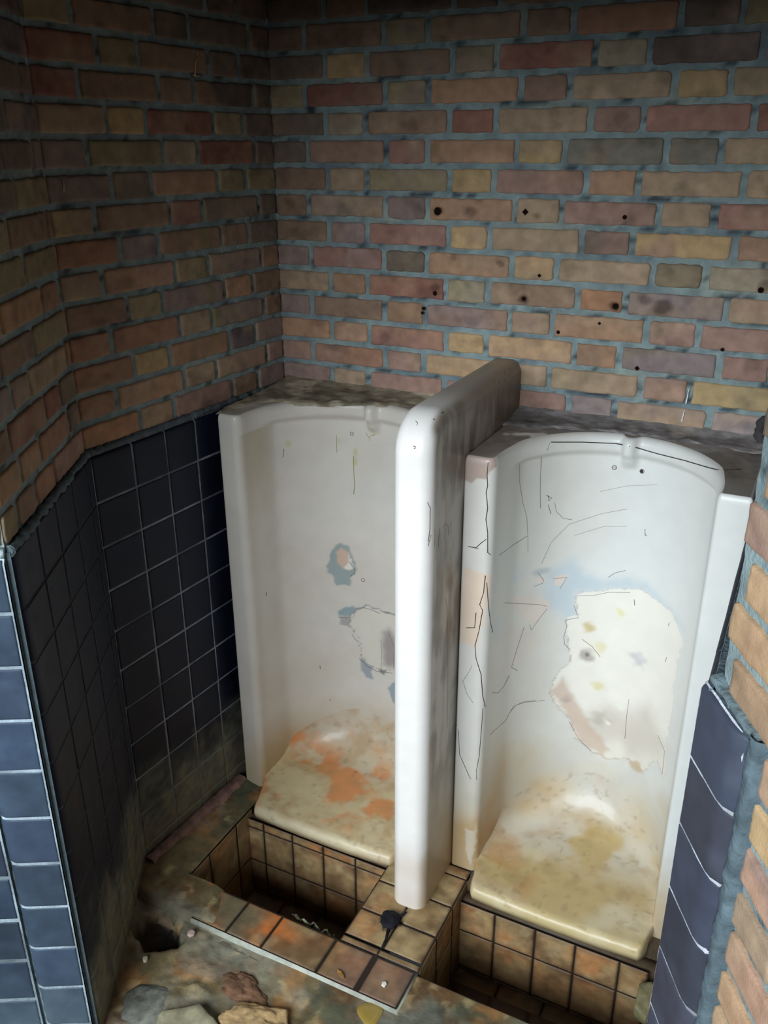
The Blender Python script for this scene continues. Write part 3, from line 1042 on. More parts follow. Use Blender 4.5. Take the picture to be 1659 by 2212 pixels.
def tile_panel(mb, org, du, dv, ucuts, vcuts, nrm, base, seed, gap=.0022, rise=.003, stain=None, jit=.0):
    rnd = random.Random(seed)
    org, du, dv, nrm = [np.asarray(q, float) for q in (org, du, dv, nrm)]
    flip = np.dot(np.cross(du, dv), nrm) < 0
    u0, u1, v0, v1 = ucuts[0], ucuts[-1], vcuts[0], vcuts[-1]
    c4 = np.array([org + du * a + dv * b for a, b in ((u0, v0), (u1, v0), (u1, v1), (u0, v1))])
    mb.add(c4, [(0, 1, 2, 3) if not flip else (3, 2, 1, 0)], lin((38, 28, 22)))
    for i in range(len(ucuts) - 1):
        for j in range(len(vcuts) - 1):
            a, b_ = ucuts[i] + gap, ucuts[i + 1] - gap
            c_, d_ = vcuts[j] + gap, vcuts[j + 1] - gap
            if b_ - a < .008 or d_ - c_ < .004:
                continue
            e = min(.004, (d_ - c_) * .3)
            ue = np.concatenate([[0, e * .3, e], np.linspace(e * 1.5, b_ - a - e * 1.5, 12), [b_ - a - e, b_ - a - e * .3, b_ - a]]) + a
            ve = np.concatenate([[0, e * .3, e], np.linspace(e * 1.5, d_ - c_ - e * 1.5, 12), [d_ - c_ - e, d_ - c_ - e * .3, d_ - c_]]) + c_
            U, V = np.meshgrid(ue, ve)
            de = np.minimum(np.minimum(U - a, b_ - U), np.minimum(V - c_, d_ - V))
            hh = rise * np.sqrt(np.clip(de / e, 0, 1)) + rnd.uniform(-1, 1) * jit
            P = org + U[..., None] * du + V[..., None] * dv + (hh)[..., None] * nrm
            pf = P.reshape(-1, 3)
            pf = pf + ((vnoise(pf, 80, 6) - .5) * .0016)[:, None] * nrm
            cc = np.tile(base * rnd.uniform(.85, 1.15), (len(pf), 1))
            cc = mixc(cc, lin((176, 112, 62)), sstep(.46, .72, fbm(pf, 12, 5 + seed)) * .55)
            cc = mixc(cc, lin((92, 66, 44)), sstep(.46, .7, fbm(pf, 16, 6 + seed)) * .7)
            cc = mixc(cc, lin((170, 154, 118)), sstep(.55, .75, fbm(pf, 25, 7 + seed)) * .5)
            cc = mixc(cc, lin((60, 42, 28)), (1 - np.clip(de.ravel() / .008, 0, 1)) * .6)
            if stain:
                cc = stain(pf, cc)
            mb.grid(pf.reshape(P.shape), cc, flip=flip)


def tpart(name, mbx):
    o = mbx.build(name, M_STONE, tr)
    o.location = -tr.location
    return o


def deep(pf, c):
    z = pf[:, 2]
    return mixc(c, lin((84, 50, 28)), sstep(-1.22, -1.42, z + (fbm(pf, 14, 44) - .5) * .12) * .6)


X, Y_, Z_ = (1, 0, 0), (0, 1, 0), (0, 0, 1)
mb = MB()
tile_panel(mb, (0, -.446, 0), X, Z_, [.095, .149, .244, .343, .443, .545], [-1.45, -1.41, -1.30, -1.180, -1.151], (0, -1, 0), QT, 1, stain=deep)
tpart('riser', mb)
mb = MB()
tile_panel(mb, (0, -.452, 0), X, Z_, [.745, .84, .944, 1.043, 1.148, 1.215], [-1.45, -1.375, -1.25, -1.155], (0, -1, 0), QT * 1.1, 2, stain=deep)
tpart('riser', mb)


def pier_stain(pf, c):
    c = mixc(c, lin((196, 178, 132)), sstep(.4, .65, fbm(pf, 20, 55)) * .35)
    return mixc(c, lin((104, 84, 74)), sstep(-.66, -.76, pf[:, 1]) * .55)


mb = MB()
tile_panel(mb, (0, 0, -1.131), X, Y_, [.542, .645, .745], [-.685, -.601, -.503, -.405, -.372], (0, 0, 1), QT * 1.15, 3, gap=.0022, stain=pier_stain, jit=.0008)
tile_panel(mb, (0, 0, -1.132), X, Y_, [.542, .640, .745], [-.706, -.688], (0, 0, 1), QT, 4, gap=.0015)
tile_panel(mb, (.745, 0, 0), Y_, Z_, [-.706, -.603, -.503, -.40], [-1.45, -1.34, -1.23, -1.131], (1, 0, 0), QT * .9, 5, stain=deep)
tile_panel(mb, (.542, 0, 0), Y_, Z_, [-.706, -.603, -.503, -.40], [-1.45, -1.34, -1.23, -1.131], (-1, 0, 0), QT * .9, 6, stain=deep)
tpart('pier', mb)
mb = MB()


def kerb_stain(pf, c):
    c = mixc(c, lin((190, 108, 48)), sstep(.44, .6, fbm(pf, 8, 56)) * sstep(.60, .5, pf[:, 0]) * .8)
    c = mixc(c, lin((96, 92, 72)), sstep(.40, .30, pf[:, 0] + (fbm(pf, 14, 57) - .5) * .2) * .7)
    c = mixc(c, lin((112, 90, 82)), sstep(.54, .6, pf[:, 0]) * .55)
    return mixc(c, lin((84, 86, 68)), sstep(.72, .80, pf[:, 0]) * .8)


tile_panel(mb, (0, 0, -1.131), X, Y_, [.185, .285, .385, .535, .636, .643, .741], [-.812, -.708], (0, 0, 1), QT, 7, gap=.003, stain=kerb_stain, jit=.001)
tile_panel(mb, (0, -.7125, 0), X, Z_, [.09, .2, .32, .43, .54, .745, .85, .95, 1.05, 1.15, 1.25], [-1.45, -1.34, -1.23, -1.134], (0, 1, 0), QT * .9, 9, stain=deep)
mb.box((.19, -.83, -1.45), (1.25, -.722, -1.150), lin((92, 88, 76)))
mb.box((.185, -.815, -1.2), (.745, -.709, -1.1345), lin((168, 172, 160)))
tpart('kerb', mb)
mb = MB()
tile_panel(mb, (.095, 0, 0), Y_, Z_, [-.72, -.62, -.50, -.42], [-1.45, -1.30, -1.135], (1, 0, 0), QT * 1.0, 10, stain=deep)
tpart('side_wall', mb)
mb = MB()
mb.box((.095, -.43, -1.45), (.60, -.40, -1.155), lin((80, 66, 50)))
mb.box((.0, -.40, -1.45), (.60, -.01, -1.1325), lin((80, 66, 50)))
mb.box((.748, -.41, -1.45), (1.262, -.01, -1.1325), lin((80, 66, 50)))
mb.box((.55, -.39, -1.45), (.735, -.35, -1.134), lin((80, 66, 50)))
mb.box((.75, -.44, -1.45), (1.24, -.40, -1.158), lin((80, 66, 50)))
tpart('plinth', mb)
for xa, xb, zz in ((.095, .542, -1.425), (.745, 1.22, -1.385)):
    mb = MB()
    tile_panel(mb, (0, 0, zz), X, Y_, list(np.linspace(xa, xb, 5)), [-.715, -.60, -.44], (0, 0, 1), lin((128, 112, 88)), int(xa * 100), gap=.002, stain=None)
    tpart('pit_floor', mb)
mb = MB()
mb.grid(np.array([[(.745, -.712, -1.378), (1.22, -.712, -1.378)], [(.745, -.50, -1.378), (1.22, -.50, -1.378)]], float), lin((70, 46, 26)))
o = mb.build('standing_water', M_WET, tr)
o.location = -tr.location

# ------------------------------------------------------------------ floor
G = 0.006
xs = np.arange(-1.2, 2.6, G)
ys = np.arange(-2.7, -.60, G)


def floor_patch(xs, ys, zbase, mb, seed, fn=None):
    Xg, Yg = np.meshgrid(xs, ys)
    P = np.stack([Xg, Yg, np.zeros_like(Xg)], -1)
    pf = P.reshape(-1, 3)
    h = (fbm(pf, 7, seed, 5) - .5) * .035 + (fbm(pf, 40, seed + 3, 3) - .5) * .010
    z = zbase + h
    if fn is not None:
        z = fn(pf[:, 0], pf[:, 1], z)
    pf = pf.copy()
    pf[:, 2] = z
    n1 = fbm(pf, 6, 301)
    n2 = fbm(pf, 12, 302)
    n3 = fbm(pf, 24, 303)
    c = np.tile(lin((100, 94, 74)), (len(pf), 1))
    c = mixc(c, lin((60, 68, 60)), sstep(.42, .6, n1) * .85)
    c = mixc(c, lin((140, 104, 64)), sstep(.52, .66, n2) * .7)
    c = mixc(c, lin((92, 66, 44)), sstep(.55, .68, fbm(pf, 9, 305)) * .7)
    c = mixc(c, lin((160, 150, 118)), sstep(.60, .72, n3) * .5)
    c = mixc(c, lin((112, 120, 120)), sstep(.5, .62, fbm(pf + 4.4, 7, 306)) * .5)
    hole = np.hypot((pf[:, 0] - .125) * .8, pf[:, 1] + .868)
    c = mixc(c, lin((20, 18, 18)), sstep(-1.165, -1.178, pf[:, 2]) * .95)  # hole and lowest dips go near-black, shade put into the colour
    c = mixc(c, lin((92, 72, 54)), sstep(.10, .0, pf[:, 0] - (pf[:, 1] + .8) * -.5) * .5)
    mb.grid(pf.reshape(P.shape), c * np.array([1.32, 1.18, .98]))


fl = MB()


def fz(x, y, z):
    # flat stained slab directly in front of the kerb, rubble further out
    flat = -1.142 + (z + 1.15) * .12
    k = sstep(-.93, -.86, y + (x - .7) * .22)
    z = z * (1 - k) + flat * k
    # bank of mortar against the left wall
    bank = sstep(.10, -.02, x + (y + .85) * .52)
    z = z + bank * .02
    # drain hole
    p3 = np.stack([x, y, x * 0], 1)
    d = np.hypot((x - .125) * .8, y + .868) + (fbm(p3, 30, 9) - .5) * .035
    return z - sstep(.054, .036, d) * .055


floor_patch(np.arange(-.25, 1.75, G), np.arange(-2.3, -.800, G), -1.150, fl, 300, fz)


def fz2(x, y, z):
    z = -1.128 + (z + 1.15) * .35
    z = z + sstep(.09, .0, x) * .012
    z = np.where(x > .095, -1.132 + (z + 1.132) * .3, z)
    return z


floor_patch(np.arange(-.10, .098, .005), np.arange(-.835, -.335, .005), -1.15, fl, 310, lambda x, y, z: fz2(x, y, z) - sstep(-.80, -.835, y) * .045)


def fz3(x, y, z):
    return -1.136 + (z + 1.15) * .12


floor_patch(np.arange(.744, 1.45, .005), np.arange(-.816, -.708, .004), -1.15, fl, 320, fz3)
floor_patch(np.arange(.093, .30, .005), np.arange(-.835, -.704, .004), -1.15, fl, 330, lambda x, y, z: -1.124 + (z + 1.15) * .3 - sstep(.2, .30, x + (y + .75) * .6) * .03 - sstep(-.80, -.835, y) * .045)
floor = struct(fl.build('floor', M_DIRT), 'broken, dirt-covered floor in front of the trough')
# rough pink mortar fillet along the foot of the left wall
mt = MB()
strip(mt, WD * .345 + NL * .012 + np.array([0, 0, -1.118]), WD, .38, NL, .038, (0, 0, 1), .012, lin((126, 98, 90)), 520)
struct(mt.build('trim_4', M_DIRT), 'pinkish crumbling mortar fillet along the foot of the left wall')


# ------------------------------------------------------------------ mortar ledges on top of the urinals
def ledge(name, front, x0, x1, zb, col, seed, label, thick=.004):
    xsn = np.linspace(x0, x1, 130)
    fr = np.interp(xsn, [p[0] for p in front], [p[1] for p in front])
    m = 34
    P = np.zeros((m, len(xsn), 3))
    for i, x in enumerate(xsn):
        for j in range(m):
            t = j / (m - 1)
            y = fr[i] * (1 - t)
            P[j, i] = (x, y, thick * min(1, t * 8) + zb * t ** 3 - (.004 if j == 0 else 0))
    pf = P.reshape(-1, 3)
    t = np.tile(np.linspace(0, 1, m)[:, None], (1, len(xsn))).ravel()
    pf[:, 1] += (fbm(pf, 45, seed, 3) - .5) * .03 * (1 - t)
    pf[:, 1] = np.minimum(pf[:, 1], -.001)
    pf[:, 2] += (fbm(pf, 30, seed + 1, 4) - .5) * .009 * sstep(0, .1, t)
    c = np.tile(col, (len(pf), 1))
    c = mixc(c, col * 1.7, sstep(.5, .66, fbm(pf, 16, seed + 2)) * .6)
    c = mixc(c, col * .5, sstep(.52, .68, fbm(pf, 22, seed + 3)) * .6)
    c = mixc(c, lin((186, 176, 156)), sstep(.58, .61, fbm(pf + 1.7, 9, seed + 5)) * (.8 if seed == 401 else .25))
    mb = MB()
    mb.grid(pf.reshape(P.shape), c)
    return struct(mb.build(name, M_DIRT), label)


ledge('trim_5', [(.015, -.335), (.041, -.285), (.057, -.215), (.14, -.185), (.222, -.165), (.297, -.110), (.45, -.085), (.6, -.07)], .016, .60, .016, lin((136, 128, 110)), 401, 'crumbling mortar ledge on top of the left urinal')
ledge('trim_6', [(.686, -.12), (.74, -.13), (.80, -.10), (.95, -.075), (1.1, -.08), (1.28, -.09)], .686, 1.285, .014, lin((124, 121, 121)), 402, 'grey mortar ledge on top of the right urinal')

#DETAILS#
CRACKS = [
    ('k', 0.9, 'ur2', [(0.7398, -0.3687, -0.0084), (0.739, -0.3699, -0.0357), (0.7413, -0.3696, -0.0607), (0.7388, -0.3699, -0.0763), (0.7412, -0.3696, -0.094), (0.7433, -0.3689, -0.1119), (0.7409, -0.3697, -0.1381), (0.7433, -0.3689, -0.1538), (0.7456, -0.368, -0.1696), (0.7462, -0.3676, -0.1856), (0.7468, -0.3673, -0.2017), (0.7474, -0.3669, -0.2179)]),
    ('k', 0.8, 'ur2', [(0.6872, -0.3654, -0.2132), (0.7051, -0.3702, -0.2103), (0.7208, -0.3702, -0.2098), (0.7332, -0.3702, -0.1952), (0.7428, -0.3691, -0.1857)]),
    ('k', 0.7, 'ur2', [(0.7054, -0.3702, -0.2105), (0.7224, -0.3702, -0.2104), (0.7478, -0.3666, -0.2173), (0.7525, -0.3623, -0.2242)]),
    ('k', 0.9, 'ur2', [(0.745, -0.3683, -0.2741), (0.7439, -0.3687, -0.2953), (0.7427, -0.3691, -0.3167), (0.7354, -0.3702, -0.3482), (0.7425, -0.3692, -0.3614), (0.7406, -0.3697, -0.3789), (0.7386, -0.37, -0.3966), (0.7366, -0.3702, -0.4145), (0.7325, -0.3702, -0.4354), (0.7284, -0.3702, -0.4566), (0.7319, -0.3702, -0.4893), (0.7388, -0.3699, -0.5097), (0.7453, -0.3682, -0.5311), (0.7471, -0.3671, -0.5509), (0.7489, -0.3659, -0.5707), (0.7505, -0.3644, -0.5911), (0.7555, -0.3565, -0.6264)]),
    ('k', 0.8, 'ur2', [(0.7481, -0.3664, -0.2915), (0.75, -0.3649, -0.3128), (0.7518, -0.3631, -0.3344), (0.7535, -0.3608, -0.3565), (0.7553, -0.357, -0.3773), (0.7565, -0.3514, -0.3995), (0.7568, -0.3326, -0.4341)]),
    ('k', 1, 'ur2', [(0.7059, -0.3702, -0.4158), (0.7257, -0.3702, -0.4107), (0.7265, -0.3702, -0.3909), (0.7272, -0.3702, -0.3711)]),
    ('g', 0.425, 'ur2', [(0.7, -0.3702, -0.5657), (0.7163, -0.3702, -0.5314), (0.7234, -0.3702, -0.5122)]),
    ('g', 0.425, 'ur2', [(0.7032, -0.3702, -0.5648), (0.7121, -0.3702, -0.5921), (0.7288, -0.3702, -0.6135), (0.753, -0.3615, -0.6204)]),
    ('k', 0.6, 'ur2', [(0.688, -0.367, -0.6918), (0.6948, -0.3702, -0.706), (0.6967, -0.3702, -0.7289), (0.6985, -0.3702, -0.752), (0.7003, -0.3702, -0.7752), (0.7146, -0.3702, -0.8044), (0.7226, -0.3702, -0.8207), (0.7307, -0.3702, -0.837), (0.7462, -0.3676, -0.8352), (0.7448, -0.3683, -0.8102), (0.7471, -0.3671, -0.7875), (0.7493, -0.3656, -0.7652), (0.7498, -0.3651, -0.7429), (0.7503, -0.3646, -0.7209), (0.7508, -0.3641, -0.6989), (0.7513, -0.3636, -0.6748), (0.7517, -0.3632, -0.6508), (0.7521, -0.3628, -0.627)]),
    ('g', 0.51, 'ur2', [(0.8049, -0.1523, 0.0002), (0.8139, -0.1715, -0.0143), (0.8114, -0.1753, -0.0295), (0.7979, -0.1739, -0.0494), (0.7972, -0.1692, -0.0718), (0.7975, -0.1687, -0.093), (0.7982, -0.1678, -0.1138), (0.799, -0.1669, -0.1348), (0.8003, -0.1652, -0.1562), (0.8016, -0.1635, -0.1777)]),
    ('k', 1, 'ur2', [(0.8161, -0.1677, -0.0121), (0.8277, -0.1557, -0.0141), (0.8396, -0.1444, -0.0157), (0.8519, -0.1342, -0.0169), (0.8645, -0.1252, -0.0178), (0.8774, -0.1172, -0.0183), (0.8906, -0.1102, -0.0192), (0.904, -0.1043, -0.0196), (0.9176, -0.0995, -0.0198), (0.9314, -0.0956, -0.0196), (0.9454, -0.0928, -0.0191), (0.9621, -0.0989, -0.0181), (0.9805, -0.1137, -0.0144), (0.9937, -0.0996, -0.02), (1.0079, -0.0927, -0.0247), (1.024, -0.096, -0.0261), (1.0401, -0.1007, -0.0269), (1.0561, -0.1069, -0.0267), (1.0723, -0.1148, -0.0258), (1.0884, -0.1245, -0.0243), (1.1045, -0.1363, -0.0221), (1.1225, -0.1525, -0.0195), (1.1405, -0.1722, -0.0155), (1.1584, -0.195, -0.0104), (1.179, -0.222, -0.0034), (1.1938, -0.2246, 0.0002), (1.2077, -0.2176, 0.0005), (1.2216, -0.21, 0.0005)]),
    ('g', 0.383, 'ur2', [(0.7684, -0.2408, -0.0474), (0.7665, -0.2315, -0.0705), (0.7668, -0.2296, -0.0912), (0.7683, -0.222, -0.1116), (0.7701, -0.2154, -0.1318), (0.7722, -0.2097, -0.1519), (0.7758, -0.2026, -0.172), (0.7796, -0.1959, -0.1921), (0.7815, -0.1927, -0.2171), (0.7834, -0.1895, -0.2424), (0.7842, -0.1882, -0.263), (0.7851, -0.1868, -0.2839)]),
    ('g', 0.383, 'ur2', [(0.7575, -0.3188, -0.2432), (0.7608, -0.2848, -0.2451), (0.7643, -0.2498, -0.2471), (0.7709, -0.213, -0.2483), (0.7824, -0.191, -0.242)]),
    ('g', 0.425, 'ur2', [(0.827, -0.136, -0.1691), (0.8315, -0.1319, -0.1926), (0.8458, -0.1201, -0.2116), (0.8644, -0.1075, -0.2173)]),
    ('g', 0.297, 'ur2', [(1.0464, -0.087, -0.1043), (1.0293, -0.0818, -0.1097), (1.0123, -0.0782, -0.1145), (0.9952, -0.076, -0.1188), (0.9783, -0.0752, -0.1227), (0.963, -0.0757, -0.1287), (0.9478, -0.0773, -0.1343), (0.9328, -0.0799, -0.1396), (0.9178, -0.0837, -0.1444)]),
    ('g', 0.34, 'ur2', [(0.9842, -0.0753, -0.1796), (0.9652, -0.0755, -0.1869), (0.9464, -0.0775, -0.1936), (0.9277, -0.0811, -0.1996), (0.9138, -0.0849, -0.2061), (0.9001, -0.0897, -0.2122), (0.8865, -0.0956, -0.2179), (0.8731, -0.1024, -0.2232), (0.8599, -0.1103, -0.2281), (0.8512, -0.1162, -0.2395), (0.8426, -0.1226, -0.2507), (0.8341, -0.1296, -0.2617), (0.8257, -0.1371, -0.2725), (0.8208, -0.1419, -0.2899), (0.8159, -0.147, -0.3072), (0.811, -0.1523, -0.3245)]),
    ('g', 0.297, 'ur2', [(0.9887, -0.0755, -0.223), (0.9709, -0.0753, -0.2265), (0.9533, -0.0766, -0.2294), (0.9358, -0.0793, -0.2317), (0.9195, -0.0832, -0.2393), (0.9033, -0.0885, -0.2464), (0.8874, -0.0951, -0.253), (0.8717, -0.1032, -0.2589)]),
    ('g', 0.51, 'ur2', [(0.9574, -0.0761, -0.3644), (0.9724, -0.0753, -0.349), (0.9962, -0.0761, -0.3371)]),
    ('g', 0.383, 'ur2', [(0.7622, -0.272, -0.3851), (0.7687, -0.2201, -0.4105), (0.7828, -0.1905, -0.4233), (0.7959, -0.1709, -0.4306), (0.8098, -0.1536, -0.4365), (0.827, -0.136, -0.4459)]),
    ('g', 0.383, 'ur2', [(0.8285, -0.1345, -0.4527), (0.8213, -0.1415, -0.4657), (0.8141, -0.1489, -0.4783), (0.8071, -0.1567, -0.4924), (0.8003, -0.1651, -0.5062), (0.7974, -0.1689, -0.4886)]),
    ('g', 0.425, 'ur2', [(0.7874, -0.1832, -0.4902), (0.7842, -0.1882, -0.508), (0.781, -0.1934, -0.5257), (0.7772, -0.2001, -0.5496), (0.7734, -0.2072, -0.5733), (0.7707, -0.2135, -0.5939), (0.7804, -0.1945, -0.6123)]),
    ('g', 0.383, 'ur2', [(0.7715, -0.2115, -0.7327), (0.7823, -0.1913, -0.7175), (0.799, -0.1668, -0.7189), (0.8117, -0.1515, -0.7226), (0.8251, -0.1378, -0.7251), (0.8389, -0.1256, -0.7264)]),
    ('g', 0.383, 'ur2', [(0.8354, -0.1285, -0.3709), (0.8495, -0.1174, -0.3712), (0.864, -0.1077, -0.3709), (0.8577, -0.1117, -0.3863), (0.8514, -0.116, -0.4016)]),
    ('g', 0.425, 'ur2', [(0.7999, -0.1656, -0.3838), (0.8156, -0.1472, -0.3793), (0.8174, -0.1453, -0.3719), (0.8055, -0.1587, -0.3482)]),
    ('g', 0.425, 'ur2', [(0.8929, -0.0927, -0.4223), (0.911, -0.0858, -0.4205), (0.9295, -0.0807, -0.4178), (0.9453, -0.0776, -0.4116), (0.9611, -0.0758, -0.4047), (0.9784, -0.0752, -0.4012), (0.9958, -0.0761, -0.3969), (1.0133, -0.0784, -0.3919)]),
    ('g', 0.51, 'ur2', [(0.8844, -0.0965, -0.4483), (0.8909, -0.0936, -0.4661), (0.8975, -0.0908, -0.4839), (0.8695, -0.1044, -0.4905), (0.8734, -0.1022, -0.5105), (0.8688, -0.1048, -0.537), (0.8717, -0.1032, -0.5606), (0.883, -0.0972, -0.5744)]),
    ('g', 0.51, 'ur2', [(1.0446, -0.0864, -0.8049), (1.0438, -0.0861, -0.7827), (1.0429, -0.0858, -0.7606), (1.0421, -0.0855, -0.7386), (1.0423, -0.0856, -0.7121), (1.0425, -0.0856, -0.6859)]),
    ('g', 0.425, 'ur2', [(0.8987, -0.0903, -0.7959), (0.9074, -0.087, -0.8136), (0.9163, -0.0842, -0.831), (0.9253, -0.0817, -0.8483), (0.9428, -0.078, -0.8654), (0.9606, -0.0758, -0.8813)]),
    ('g', 0.425, 'ur2', [(1.128, -0.1369, -0.7321), (1.1398, -0.1488, -0.744), (1.1517, -0.1626, -0.7544), (1.1526, -0.1637, -0.7762), (1.1536, -0.1649, -0.7981), (1.1545, -0.1662, -0.8201)]),
    ('y', 0.5, 'ur2', [(0.9101, -0.0861, -0.5445), (0.9363, -0.0792, -0.5631), (0.9473, -0.0773, -0.5764), (0.9584, -0.076, -0.5893)]),
    ('g', 0.425, 'ur2', [(0.7576, -0.3169, -0.7341), (0.7609, -0.2846, -0.7377), (0.7638, -0.255, -0.7431), (0.7674, -0.2262, -0.7475), (0.7716, -0.2113, -0.7346), (0.7771, -0.2004, -0.7188), (0.7945, -0.1728, -0.7154), (0.8192, -0.1435, -0.7222)]),
    ('g', 0.468, 'ur2', [(0.7577, -0.3151, -0.6103), (0.7612, -0.2816, -0.6316), (0.7647, -0.2457, -0.6305), (0.7685, -0.2211, -0.6146)]),
    ('y', 0.7, 'ur1', [(0.266, -0.091, -0.152), (0.2654, -0.0911, -0.1846), (0.2662, -0.0909, -0.2109), (0.267, -0.0907, -0.2374), (0.264, -0.0914, -0.2618)]),
    ('y', 0.5, 'ur1', [(0.2227, -0.1038, -0.0965), (0.2227, -0.1038, -0.1209), (0.2227, -0.1038, -0.1454)]),
    ('y', 0.7, 'ur1', [(0.1114, -0.189, -0.1256), (0.1092, -0.1921, -0.148)]),
    ('y', 0.5, 'ur1', [(0.3003, -0.0861, -0.0845), (0.312, -0.0854, -0.0995), (0.312, -0.0854, -0.1059)]),
    ('y', 0.5, 'ur1', [(0.3121, -0.0854, -0.0932), (0.327, -0.0853, -0.0849)]),
    ('g', 0.6, 'ur1', [(0.2882, -0.0873, -0.6057), (0.3103, -0.0855, -0.607), (0.3389, -0.0857, -0.6129)]),
    ('g', 0.6, 'ur1', [(0.3568, -0.0874, -0.6062), (0.3752, -0.0904, -0.5973)]),
    ('g', 0.7, 'ur1', [(0.2722, -0.0897, -0.776), (0.2968, -0.0864, -0.7987), (0.3287, -0.0853, -0.8087), (0.3561, -0.0873, -0.8012), (0.3815, -0.0917, -0.7952)]),
    ('g', 0.6, 'ur1', [(0.2522, -0.0942, -0.6985), (0.2598, -0.0923, -0.714), (0.2717, -0.0898, -0.7213)]),
    ('g', 0.4, 'ur1', [(0.2613, -0.092, -0.6231), (0.2571, -0.093, -0.6428), (0.243, -0.0968, -0.6444), (0.2158, -0.1066, -0.6461)]),
    ('g', 0.5, 'ur1', [(0.3658, -0.0887, -0.6614), (0.3815, -0.0917, -0.6939), (0.3863, -0.0928, -0.7142), (0.3847, -0.0924, -0.7794)]),
    ('g', 0.4, 'ur1', [(0.3414, -0.0859, -0.6989), (0.3442, -0.0861, -0.7399), (0.3425, -0.086, -0.7707), (0.3408, -0.0858, -0.8019)]),
    ('g', 0.7, 'ur1', [(0.2488, -0.0951, -0.4656), (0.2636, -0.0915, -0.4893), (0.2608, -0.0921, -0.5009), (0.2505, -0.0947, -0.5105)]),
    ('k', 0.6, 'ur1', [(0.1642, -0.1359, -0.8046), (0.165, -0.1354, -0.8172)]),
    ('k', 0.5, 'ur1', [(0.1858, -0.1217, -0.9237), (0.1868, -0.1212, -0.9334)]),
    ('k', 0.6, 'ur1', [(0.0885, -0.2757, -0.511), (0.0886, -0.275, -0.5255)]),
    ('b', 0.7, 'div', [(0.679, -0.1822, 0.1174), (0.6857, -0.1951, 0.1031), (0.686, -0.1908, 0.0841), (0.686, -0.1858, 0.0655), (0.686, -0.1809, 0.0468), (0.686, -0.1758, 0.0278)]),
    ('b', 0.7, 'div', [(0.6835, -0.1602, 0.1103), (0.686, -0.1681, 0.0955), (0.686, -0.1677, 0.0784), (0.686, -0.1627, 0.0562), (0.686, -0.1577, 0.0336)]),
    ('b', 0.6, 'div', [(0.6768, -0.1005, 0.1198), (0.6849, -0.1256, 0.1064), (0.686, -0.1309, 0.088), (0.686, -0.1258, 0.0669), (0.686, -0.1207, 0.0455)]),
    ('b', 0.6, 'div', [(0.6759, -0.0678, 0.1206), (0.6843, -0.0888, 0.1082), (0.686, -0.0904, 0.091), (0.686, -0.0858, 0.072), (0.686, -0.0841, 0.0512), (0.686, -0.0824, 0.0303)]),
    ('b', 0.6, 'div', [(0.6779, -0.5427, -0.0472), (0.6819, -0.5374, -0.0605), (0.6818, -0.5375, -0.0766), (0.6818, -0.5376, -0.0928), (0.6817, -0.5377, -0.1091), (0.6797, -0.5406, -0.133)]),
    ('b', 0.5, 'div', [(0.686, -0.4746, -0.1435), (0.686, -0.4768, -0.1248), (0.686, -0.4669, -0.121), (0.686, -0.4511, -0.1323), (0.686, -0.4466, -0.1548)]),
    ('b', 0.5, 'div', [(0.686, -0.4329, -0.1292), (0.686, -0.4329, -0.1447), (0.686, -0.4328, -0.1603), (0.686, -0.4328, -0.176)]),
    ('b', 0.5, 'div', [(0.686, -0.4995, -0.1183), (0.686, -0.4999, -0.1396), (0.686, -0.5002, -0.161)]),
    ('b', 0.5, 'div', [(0.686, -0.52, -0.1127), (0.686, -0.5205, -0.1311), (0.686, -0.5211, -0.1497)]),
    ('b', 0.5, 'div', [(0.6832, -0.535, -0.1197), (0.6798, -0.5405, -0.143)]),
    ('k', 0.8, 'div', [(0.6491, -0.5483, 0.0679), (0.6535, -0.5485, 0.0675), (0.6531, -0.5495, 0.0636), (0.6501, -0.5493, 0.0645)]),
    ('g', 0.6, 'div', [(0.6398, -0.5195, 0.1097), (0.6462, -0.523, 0.107), (0.6456, -0.5268, 0.1034)]),
    ('k', 0.7, 'div', [(0.6765, -0.4778, 0.1192), (0.6769, -0.4702, 0.1196)]),
    ('k', 0.8, 'div', [(0.6706, -0.5056, 0.1145), (0.6738, -0.5057, 0.1122)]),
    ('g', 0.6, 'div', [(0.686, -0.3412, 0.055), (0.686, -0.3377, 0.0316)]),
    ('b', 0.5, 'div', [(0.686, -0.4563, -0.3005), (0.686, -0.4478, -0.3233), (0.686, -0.4392, -0.3464), (0.686, -0.4389, -0.3631), (0.686, -0.4386, -0.3799), (0.686, -0.4382, -0.3968), (0.686, -0.4379, -0.4138), (0.686, -0.4376, -0.4309), (0.686, -0.4358, -0.4507), (0.686, -0.434, -0.4706), (0.686, -0.4322, -0.4907), (0.686, -0.4304, -0.511), (0.686, -0.4286, -0.5315), (0.686, -0.4268, -0.5522), (0.686, -0.4249, -0.5731), (0.686, -0.4245, -0.5914), (0.686, -0.4241, -0.6099), (0.686, -0.4237, -0.6285), (0.686, -0.4233, -0.6473), (0.686, -0.4229, -0.6662)]),
    ('k', 0.5, 'ur2', [(1.0313, -0.0824, -0.2192), (1.0312, -0.0823, -0.2275), (1.0355, -0.0835, -0.2357), (1.0308, -0.0822, -0.2336)]),
    ('k', 0.5, 'ur2', [(0.8104, -0.153, -0.1477), (0.821, -0.1417, -0.1569), (0.8162, -0.1466, -0.163), (0.8138, -0.1493, -0.1485)]),
    ('k', 0.6, 'ur2', [(1.0253, -0.0808, -0.4068), (1.0281, -0.0815, -0.4223)]),
    ('k', 0.5, 'ur2', [(1.1177, -0.1277, -0.4231), (1.1166, -0.1268, -0.4326)]),
    ('k', 0.5, 'ur2', [(1.1229, -0.1322, -0.5137), (1.121, -0.1306, -0.5279)]),
    ('k', 0.5, 'ur2', [(0.815, -0.1479, -0.1721), (0.8215, -0.1412, -0.1971)]),
